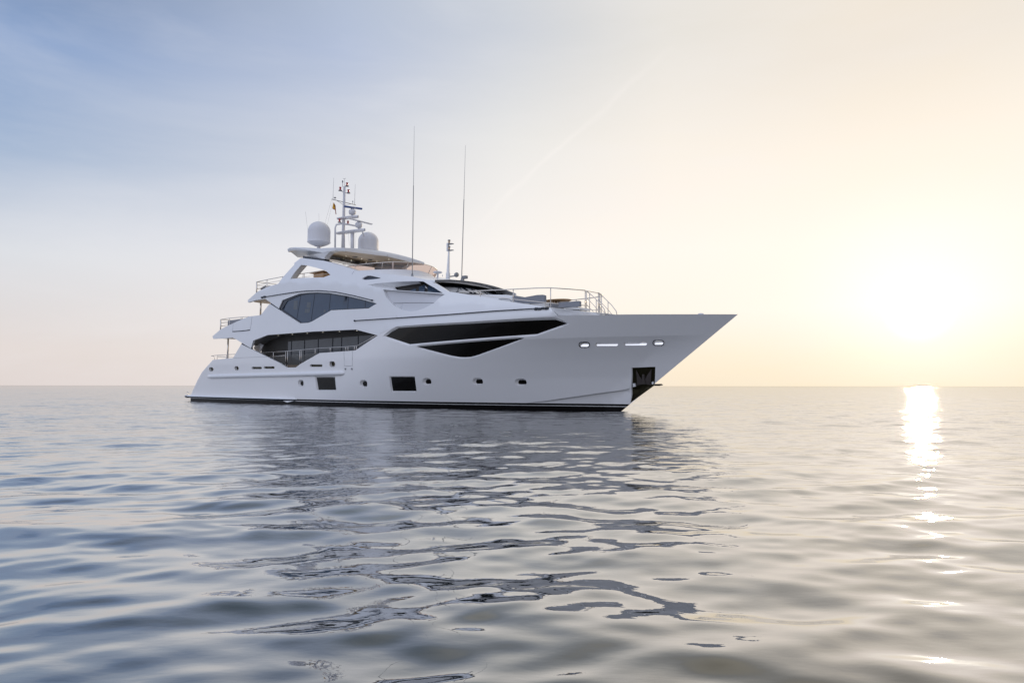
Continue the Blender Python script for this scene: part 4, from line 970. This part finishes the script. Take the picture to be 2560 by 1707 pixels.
# raised base ahead of the windscreen
mb = MB(); a = P(1185, 740, 2.2)
rows = []
for px_, y0, y1, b_ in ((1150, 735, 746, 2.6), (1200, 736.6, 750, 2.4), (1240, 736.8, 753, 2.2), (1268, 737, 757, 2.0), (1280, 739.5, 758, 1.9), (1284.5, 743, 759, 1.8)):
    p, q = P(px_, y0, b_), P(px_, y1, b_+0.1); rows.append([q-Vector((0, 0, 0.3)), q, p, Vector((p.x, 0, p.z+0.03))])
mb.grid(rows); r_ = rows[-1]; mb.add([r_[0], r_[1], r_[2], r_[3], Vector((r_[0].x, 0, r_[0].z))], [(4, 3, 2, 1, 0)]); mb.mirror(); mb.build('sunbed_base', M['white'], angle=35)
mb = MB(); mb.tube([P(1236, 748.6, 2.22), P(1255, 747.4, 2.2), P(1273, 748, 2.12), P(1280, 754, 2.05)], 0.018, 6); mb.mirror(); mb.build('grab_rail', M['grey'])
def place(o, label, cat, group=None):
    o.parent = None; o.matrix_world = Matrix.Translation((PB[0], PB[1], 0)) @ Matrix.Rotation(-TH, 4, 'Z'); return tag(o, label, cat, group)
# foredeck sofas: a long back rest running fore and aft, seat pads, then the forward one
def sofa(back_px, seat_px, b_, deep, label, name='sofa'):
    root = bpy.data.objects.new(name, None); col.objects.link(root); c = P(*back_px[-1], b_)
    W = Matrix.Translation((PB[0], PB[1], 0)) @ Matrix.Rotation(-TH, 4, 'Z'); root.matrix_world = W @ Matrix.Translation(c); tag(root, label, 'sofa', 'grey sofas on the foredeck')
    inv = Matrix.Translation(-c)
    mb = MB(); mb.prism([inv @ P(x, y, b_) for x, y in back_px], (0, 0.16, 0)); mb.build('backrest', M['sofa'], root, angle=30)
    mb = MB(); mb.prism([inv @ P(x, y, b_-0.05) for x, y in seat_px], (0, deep, 0)); mb.build('seat_pad', M['cushion'], root, angle=30)
sofa([(1284, 738.2), (1312, 742.8), (1342, 737.3), (1357, 736.6), (1360.5, 738.5), (1360.8, 756), (1322, 759), (1286, 756)], [(1322, 760), (1360.8, 756.6), (1362, 766), (1300, 760)], 1.9, 0.7, 'grey fabric sofa with notched backrest just forward of the windscreen')
sofa([(1394.5, 756.3), (1446.5, 751.8), (1448, 753.5), (1448.4, 766), (1396, 769)], [(1409, 770), (1435, 766.6), (1448, 768), (1450, 774), (1409, 772)], 1.7, 0.8, 'grey fabric sofa at the forward end beside the steps rail')
mb = MB(); a, b = P(1361, 758, 1.5), P(1380, 765, 1.5); mb.box((a.x, -1.5, b.z-0.1), (b.x, 0.6, a.z), 0.04); mb.build('bench_pad', M['sofa'], yacht, angle=30)
tb = bpy.data.objects.new('deck_table', None); col.objects.link(tb); zt2 = P(1390, 750, 0.6).z; cc = Pz(1390, 750.5, zt2)
W = Matrix.Translation((PB[0], PB[1], 0)) @ Matrix.Rotation(-TH, 4, 'Z'); tb.matrix_world = W @ Matrix.Translation((cc.x, cc.y, zt2-0.6)); tag(tb, 'oval wooden table with splayed legs between the foredeck sofas', 'table')
mb = MB(); pr = [(0.001, 0.60), (0.45, 0.60), (0.5, 0.57), (0.44, 0.53), (0.001, 0.52)]; mb.lathe(pr, (0, 0, 0), 28); mb.v = [Vector((p.x*1.75, p.y*1.1, p.z)) for p in mb.v]; mb.build('tabletop', M['teak'], tb, angle=30)
for sx, sy in ((-1, -1), (1, -1), (1, 1), (-1, 1)):
    mb = MB(); mb.tube([(0.1*sx, 0.08*sy, 0.53), (0.22*sx, 0.2*sy, 0.0)], 0.035, 8, 0.02); mb.build('leg', M['teak'], tb, smooth=True)
# forward guard rail on the bulwark top
mb = MB()
RT = [(1123, 733.5, 3.15), (1160, 729.5, 3.0), (1201, 726.6, 2.85), (1283, 723, 2.55), (1340, 720, 2.3), (1376, 719.4, 2.05), (1420, 722.3, 1.45), (1463, 725.8, 0.55)]
def rb_(px_): return interp(px_, [(q[0], q[2]) for q in RT])
mb.tube([P(*q) for q in RT], 0.024, 8)
for x_, y0, y1 in ((1201, 726.6, 744.5), (1283, 723, 757.5), (1376.5, 719.4, 769), (1463, 725.8, 778), (1466, 726, 778)): mb.tube([P(x_, y0, rb_(x_)), P(x_, y1, rb_(x_))], 0.022, 8)
mb.tube([P(*q, rb_(q[0])) for q in ((1123, 735), (1201, 737.8), (1283, 748), (1376, 757.5), (1463, 763.5))], 0.016, 8)
# curved stair rails leading down to the bow
mb.tube([P(*q) for q in ((1466, 727, 0.5), (1480, 738, 0.5), (1500, 758, 0.5), (1511, 773, 0.5), (1514, 787, 0.5))], 0.022, 8)
mb.tube([P(*q) for q in ((1466, 744, 0.5), (1480, 758, 0.5), (1492, 771, 0.5), (1504, 786, 0.5))], 0.015, 6)
mb.tube([P(*q) for q in ((1466, 761, 0.5), (1476, 771, 0.5), (1488, 784, 0.5))], 0.015, 6)
for x_, y0, y1 in ((1474, 733.5, 782), (1490.5, 748, 786)): mb.tube([P(x_, y0, 0.5), P(x_, y1, 0.5)], 0.02, 8)
mb.tube([P(1466, 727, 0.5), Vector((P(1466, 727, 0.5).x, 0, P(1466, 727, 0.5).z))], 0.018, 6)
mb.mirror(); mb.build('bow_guard_rail', M['steel'], smooth=True)
mb = MB(); c = P(1752, 784.5, 0.5); mb.lathe([(0.13, -0.1), (0.12, 0.01), (0.07, 0.035), (0.001, 0.04)], c, 14); mb.build('bow_fitting', M['dome'], smooth=True)

# ------------------------------------------------------------------ after rails, posts and seats
def stern_rail(corner, fwd, b_, hgt, levels, posts, name='stern_guard_rail'):
    """corner/fwd: pixels of the top rail at the aft corner and its forward end"""
    A_ = P(*corner, b_); mb = MB()
    pts = [P(*q, b_) for q in fwd]
    mb.tube([Vector((A_.x, 0, A_.z)), Vector((A_.x, A_.y*0.8, A_.z)), A_]+pts, 0.022, 8)
    for k in range(1, levels):
        dz = -hgt*k/levels; mb.tube([Vector((A_.x, 0, A_.z+dz)), Vector((A_.x, A_.y, A_.z+dz))]+[p+Vector((0, 0, dz)) for p in pts], 0.012, 6)
    mb.tube([A_, A_-Vector((0, 0, hgt))], 0.045, 10)
    path = [A_]+pts
    for t_ in posts:
        i = int(t_); p = path[i].lerp(path[min(i+1, len(path)-1)], t_-i); mb.tube([p, p-Vector((0, 0, hgt))], 0.02, 6)
    for y in (-0.35, 0.0): mb.tube([Vector((A_.x, A_.y*-y, A_.z)), Vector((A_.x, A_.y*-y, A_.z-hgt))], 0.02, 6)
    mb.mirror(); return mb.build(name, M['steel'], smooth=True)
stern_rail((642, 705.5), [(667, 700), (706, 692.5), (813, 676), (830, 673.5)], 3.3, 0.95, 4, (0.95, 1.05, 2.0, 2.5, 2.53))
stern_rail((552, 799.5), [(575, 796), (604, 793.5), (622, 792)], 3.45, 0.95, 4, (0.95, 1.95, 2.1))
mb = MB(); mb.tube([P(*q, 3.2) for q in ((528, 890.5), (545, 888.5), (587, 886.3), (600, 885.5))], 0.02, 8)
mb.tube([P(530, 890, 3.2), P(535.5, 892.5, 3.2), P(537, 900, 3.2)], 0.02, 8)
for x_ in (543, 566.5): mb.tube([P(x_, 888.7, 3.2), P(x_, 900, 3.2)], 0.02, 6)
mb.tube([P(545, 892, 2.6), P(560, 892.6, 2.6), P(565.5, 894, 2.6), P(567, 899, 2.6)], 0.03, 8); mb.tube([P(571, 893, 3.2), P(596, 893.4, 3.2)], 0.012, 6)
mb.mirror(); mb.build('cockpit_rail', M['steel'], smooth=True)
mb = MB(); mb.tube([P(570.5, 845, 3.3), P(569, 900, 3.3)], 0.055, 12); mb.mirror(); mb.build('deck_post', M['steel'], smooth=True)
mb = MB(); mb.tube([P(652.3, 747, 3.2), P(651, 790, 3.2)], 0.055, 12); mb.mirror(); mb.build('deck_post', M['steel'], smooth=True)
mb = MB(); a, b = P(568.5, 801.8, 2.9), P(606, 815, 2.9); mb.box((a.x, -2.9, b.z), (b.x, 0.8, a.z), 0.06); o = mb.build('aft_lounger', M['sofa'], None, angle=30); place(o, 'dark grey lounge seat behind the rail on the upper aft deck', 'sofa')
mb = MB(); a, b = P(655, 717.5, 2.9), P(672, 724, 2.9); mb.box((a.x, -2.9, b.z), (b.x, -2.2, a.z), 0.05); mb.tube([P(653, 723, 2.9), P(664, 716.5, 2.9)], 0.07, 8); o = mb.build('folded_lounger', M['sofa'], None, angle=30); place(o, 'small dark folded deck chair behind the rail on the top aft deck', 'deck chair')
mb = MB(); c = P(813, 687, -1.2); mb.box(c+Vector((-0.45, -0.7, -0.4)), c+Vector((0.8, 0.7, 0.0)), 0.04); mb.box(c+Vector((-0.8, -0.8, 0.05)), c+Vector((0.9, 0.8, 0.09)), 0.015); mb.box(c+Vector((-0.75, -0.1, -0.4)), c+Vector((-0.6, 0.1, 0.05))); mb.build('top_deck_bar', M['teak'], yacht)

# ------------------------------------------------------------------ the sea
rng = np.random.default_rng(11)
def waves():
    W_ = []
    main = R(98)      # most crests lie across the view
    for lam, n, slope, spread in ((9.0, 5, 0.005, 24), (4.5, 8, 0.011, 28), (2.4, 14, 0.017, 26), (1.3, 22, 0.035, 30), (0.75, 28, 0.046, 32), (0.42, 28, 0.038, 38), (0.24, 24, 0.022, 50)):
        for _ in range(n):
            l = lam*rng.uniform(0.72, 1.4); a = main+R(rng.normal(0, spread)); k = 2*math.pi/l; W_.append((k*math.cos(a), k*math.sin(a), slope*math.sqrt(2/n)/k, rng.uniform(0, 2*math.pi), l))
    return W_
WV = waves()
rr = [0.6]
while rr[-1] < 260: rr.append(rr[-1]*1.0036+0.0003)
while rr[-1] < 30000: rr.append(rr[-1]*1.12)
rr = np.array(rr)
fan = np.concatenate([np.linspace(-180, -46, 45)[:-1], np.linspace(-46, 46, 741), np.linspace(46, 180, 45)[1:-1]])
th_ = np.radians(fan); nr, na = len(rr), len(th_)
RR, TT = np.meshgrid(rr, th_, indexing='ij'); X_ = RR*np.sin(TT); Y_ = RR*np.cos(TT)
dr = np.gradient(rr)[:, None]; Z_ = np.zeros_like(X_); DXh = np.zeros_like(X_); DYh = np.zeros_like(X_)
calm = 1.0
for kx, ky, A_, ph, l in WV:
    wgt = np.clip((l/(3.2*dr)-1)/1.0, 0, 1)
    act = wgt[:, 0] > 0; n_ = int(act.sum())
    if n_ == 0: continue
    arg = kx*X_[:n_]+ky*Y_[:n_]+ph; Z_[:n_] += wgt[:n_]*A_*np.sin(arg)
    c_ = wgt[:n_]*A_*np.cos(arg)*0.6; kk = math.hypot(kx, ky); DXh[:n_] += c_*kx/kk; DYh[:n_] += c_*ky/kk
# gusty patches: some water rougher, some glassy
g_ = 0.85+0.28*np.sin(X_*0.21+1.3+0.8*np.sin(Y_*0.11))*np.sin(Y_*0.17+0.5+0.6*np.sin(X_*0.13))
Z_ *= g_
co = np.stack([X_+DXh, Y_+DYh, Z_], -1).reshape(-1, 3).astype(np.float32)
co = np.concatenate([co, np.array([[0, 0, 0]], np.float32)])
i = np.arange(nr-1)[:, None]*na; j = np.arange(na)[None, :]; j2 = (j+1) % na
quads = np.stack([i+j, i+j2, i+na+j2, i+na+j], -1).reshape(-1, 4)[:, ::-1]
tri = np.stack([np.full(na, nr*na), j2[0], j[0]], -1)[:, ::-1]
me = bpy.data.meshes.new('water'); nq, nt_ = len(quads), len(tri)
me.vertices.add(len(co)); me.vertices.foreach_set('co', co.ravel())
me.loops.add(nq*4+nt_*3); me.loops.foreach_set('vertex_index', np.concatenate([quads.ravel(), tri.ravel()]).astype(np.int32))
me.polygons.add(nq+nt_); me.polygons.foreach_set('loop_start', np.concatenate([np.arange(nq)*4, nq*4+np.arange(nt_)*3]).astype(np.int32))
me.update(calc_edges=True); me.polygons.foreach_set('use_smooth', np.ones(nq+nt_, bool))
water = bpy.data.objects.new('water', me); col.objects.link(water); tag(water, 'calm rippled sea reflecting the evening sky', kind='structure')
m = bpy.data.materials.new('sea_water'); m.use_nodes = True; t = m.node_tree; t.nodes.clear()
c = t.nodes.new('ShaderNodeTexCoord'); last = None
ln = t.nodes.new('ShaderNodeVectorMath'); ln.operation = 'LENGTH'; t.links.new(c.outputs['Object'], ln.inputs[0])
# ripples too short for the mesh grid out there are carried by bump mapping
for sc_, di, sy, r0_, r1_, s0_ in ((1.1, 0.048, 1.9, 22, 80, 0.0), (2.6, 0.028, 2.1, 14, 42, 0.03), (6.5, 0.0105, 2.1, 7, 22, 0.06), (17.0, 0.0008, 1.6, 1, 12, 0.1)):
    mp_ = t.nodes.new('ShaderNodeMapping'); mp_.inputs['Scale'].default_value = (1, sy, 1); mp_.inputs['Rotation'].default_value = (0, 0, R(8)); t.links.new(c.outputs['Object'], mp_.inputs[0])
    n_ = t.nodes.new('ShaderNodeTexNoise'); n_.inputs['Scale'].default_value = sc_; n_.inputs['Detail'].default_value = 2.0; n_.inputs['Roughness'].default_value = 0.45; t.links.new(mp_.outputs[0], n_.inputs['Vector'])
    u_ = t.nodes.new('ShaderNodeBump'); u_.inputs['Distance'].default_value = di; t.links.new(n_.outputs[0], u_.inputs['Height'])
    mr_ = t.nodes.new('ShaderNodeMapRange'); mr_.inputs[1].default_value = r0_; mr_.inputs[2].default_value = r1_; mr_.inputs[3].default_value = s0_; mr_.inputs[4].default_value = 1.0
    t.links.new(ln.outputs['Value'], mr_.inputs[0]); t.links.new(mr_.outputs[0], u_.inputs['Strength'])
    if last: t.links.new(last, u_.inputs['Normal'])
    last = u_.outputs[0]
lw = t.nodes.new('ShaderNodeLayerWeight'); lw.inputs['Blend'].default_value = 0.5; t.links.new(last, lw.inputs['Normal'])
fr = t.nodes.new('ShaderNodeValToRGB'); e_ = fr.color_ramp.elements
for i_, (p_, v_) in enumerate(((0.0, 0.02), (0.42, 0.05), (0.55, 0.21), (0.68, 0.58), (0.80, 0.80), (0.90, 0.93), (1.0, 1.0))):
    q_ = e_[i_] if i_ < 2 else e_.new(p_); q_.position = p_; q_.color = (v_, v_, v_, 1)
t.links.new(lw.outputs['Facing'], fr.inputs[0])
df = t.nodes.new('ShaderNodeBsdfDiffuse'); df.inputs[0].default_value = (0.005, 0.016, 0.023, 1)
gl = t.nodes.new('ShaderNodeBsdfGlossy'); gl.inputs['Roughness'].default_value = 0.015; t.links.new(last, gl.inputs['Normal'])
mx = t.nodes.new('ShaderNodeMixShader'); t.links.new(fr.outputs[0], mx.inputs[0]); t.links.new(df.outputs[0], mx.inputs[1]); t.links.new(gl.outputs[0], mx.inputs[2])
o_ = t.nodes.new('ShaderNodeOutputMaterial'); t.links.new(mx.outputs[0], o_.inputs[0]); me.materials.append(m)
# ------------------------------------------------------------------ one object for each separate piece
import bmesh
def islands(me):
    par = list(range(len(me.vertices)))
    def fd(i):
        while par[i] != i: par[i] = par[par[i]]; i = par[i]
        return i
    for e_ in me.edges:
        a, b = fd(e_.vertices[0]), fd(e_.vertices[1])
        if a != b: par[a] = b
    g_ = {}
    for i in range(len(par)): g_.setdefault(fd(i), []).append(i)
    return sorted(g_.values(), key=len, reverse=True)
def carve(o, keep, name, parent):
    me = o.data.copy(); bm = bmesh.new(); bm.from_mesh(me); ks = set(keep)
    bmesh.ops.delete(bm, geom=[v for v in bm.verts if v.index not in ks], context='VERTS'); bm.to_mesh(me); bm.free(); me.name = name
    n_ = bpy.data.objects.new(name, me); col.objects.link(n_); n_.parent = parent
    return n_
SAME = ('windscreen_wiper', 'window_blind', 'fairlead_rim', 'mullion', 'downlight', 'ceiling_speaker', 'gate_hinge', 'stabiliser_fairing', 'deck_post', 'saloon_mullion', 'saloon_glass', 'balustrade_glass', 'panel_joint', 'hatch_joint', 'grab_rail', 'boarding_gate_joint', 'door_seam', 'side_ledge', 'rubbing_strake', 'hardtop_spacer', 'saloon_wall', 'gps_aerial', 'halyard')
RAIL = ('balustrade_rail', 'bow_guard_rail', 'stern_guard_rail', 'cockpit_rail', 'windbreak_rail', 'side_handrail')
for o in [q for q in sc.objects if q.type == 'MESH']:
    nm = o.name.split('.')[0]
    if nm in SAME:
        # whip aerials keep their two tubes together; others one object per piece
        isl = islands(o.data)
        if len(isl) < 2: continue
        parts = [(k_, carve(o, k_, nm, o.parent)) for k_ in isl]
        old = o.data; bpy.data.objects.remove(o); bpy.data.meshes.remove(old)
    elif nm in RAIL:
        isl = islands(o.data); me = o.data
        cen = {}
        def info(k_):
            c_ = np.array([me.vertices[i].co[:] for i in k_]); return c_.min(0), c_.max(0)
        inf = [info(k_) for k_ in isl]
        for side in (-1, 1):
            idx = [i for i, (a, b) in enumerate(inf) if (a[1]+b[1])*side > 0 or (abs(a[1]+b[1]) < 1e-6 and side < 0)]
            if not idx: continue
            idx.sort(key=lambda i: -float(np.linalg.norm(inf[i][1]-inf[i][0]))); mainp = carve(o, isl[idx[0]], nm, o.parent)
            for i in idx[1:]:
                d_ = inf[i][1]-inf[i][0]; vert = d_[2] > 2.0*max(d_[0], d_[1]); carve(o, isl[i], 'stanchion' if vert else ('end_cap' if max(d_) < 0.2 else 'lower_rail'), mainp)
        bpy.data.objects.remove(o); bpy.data.meshes.remove(me)
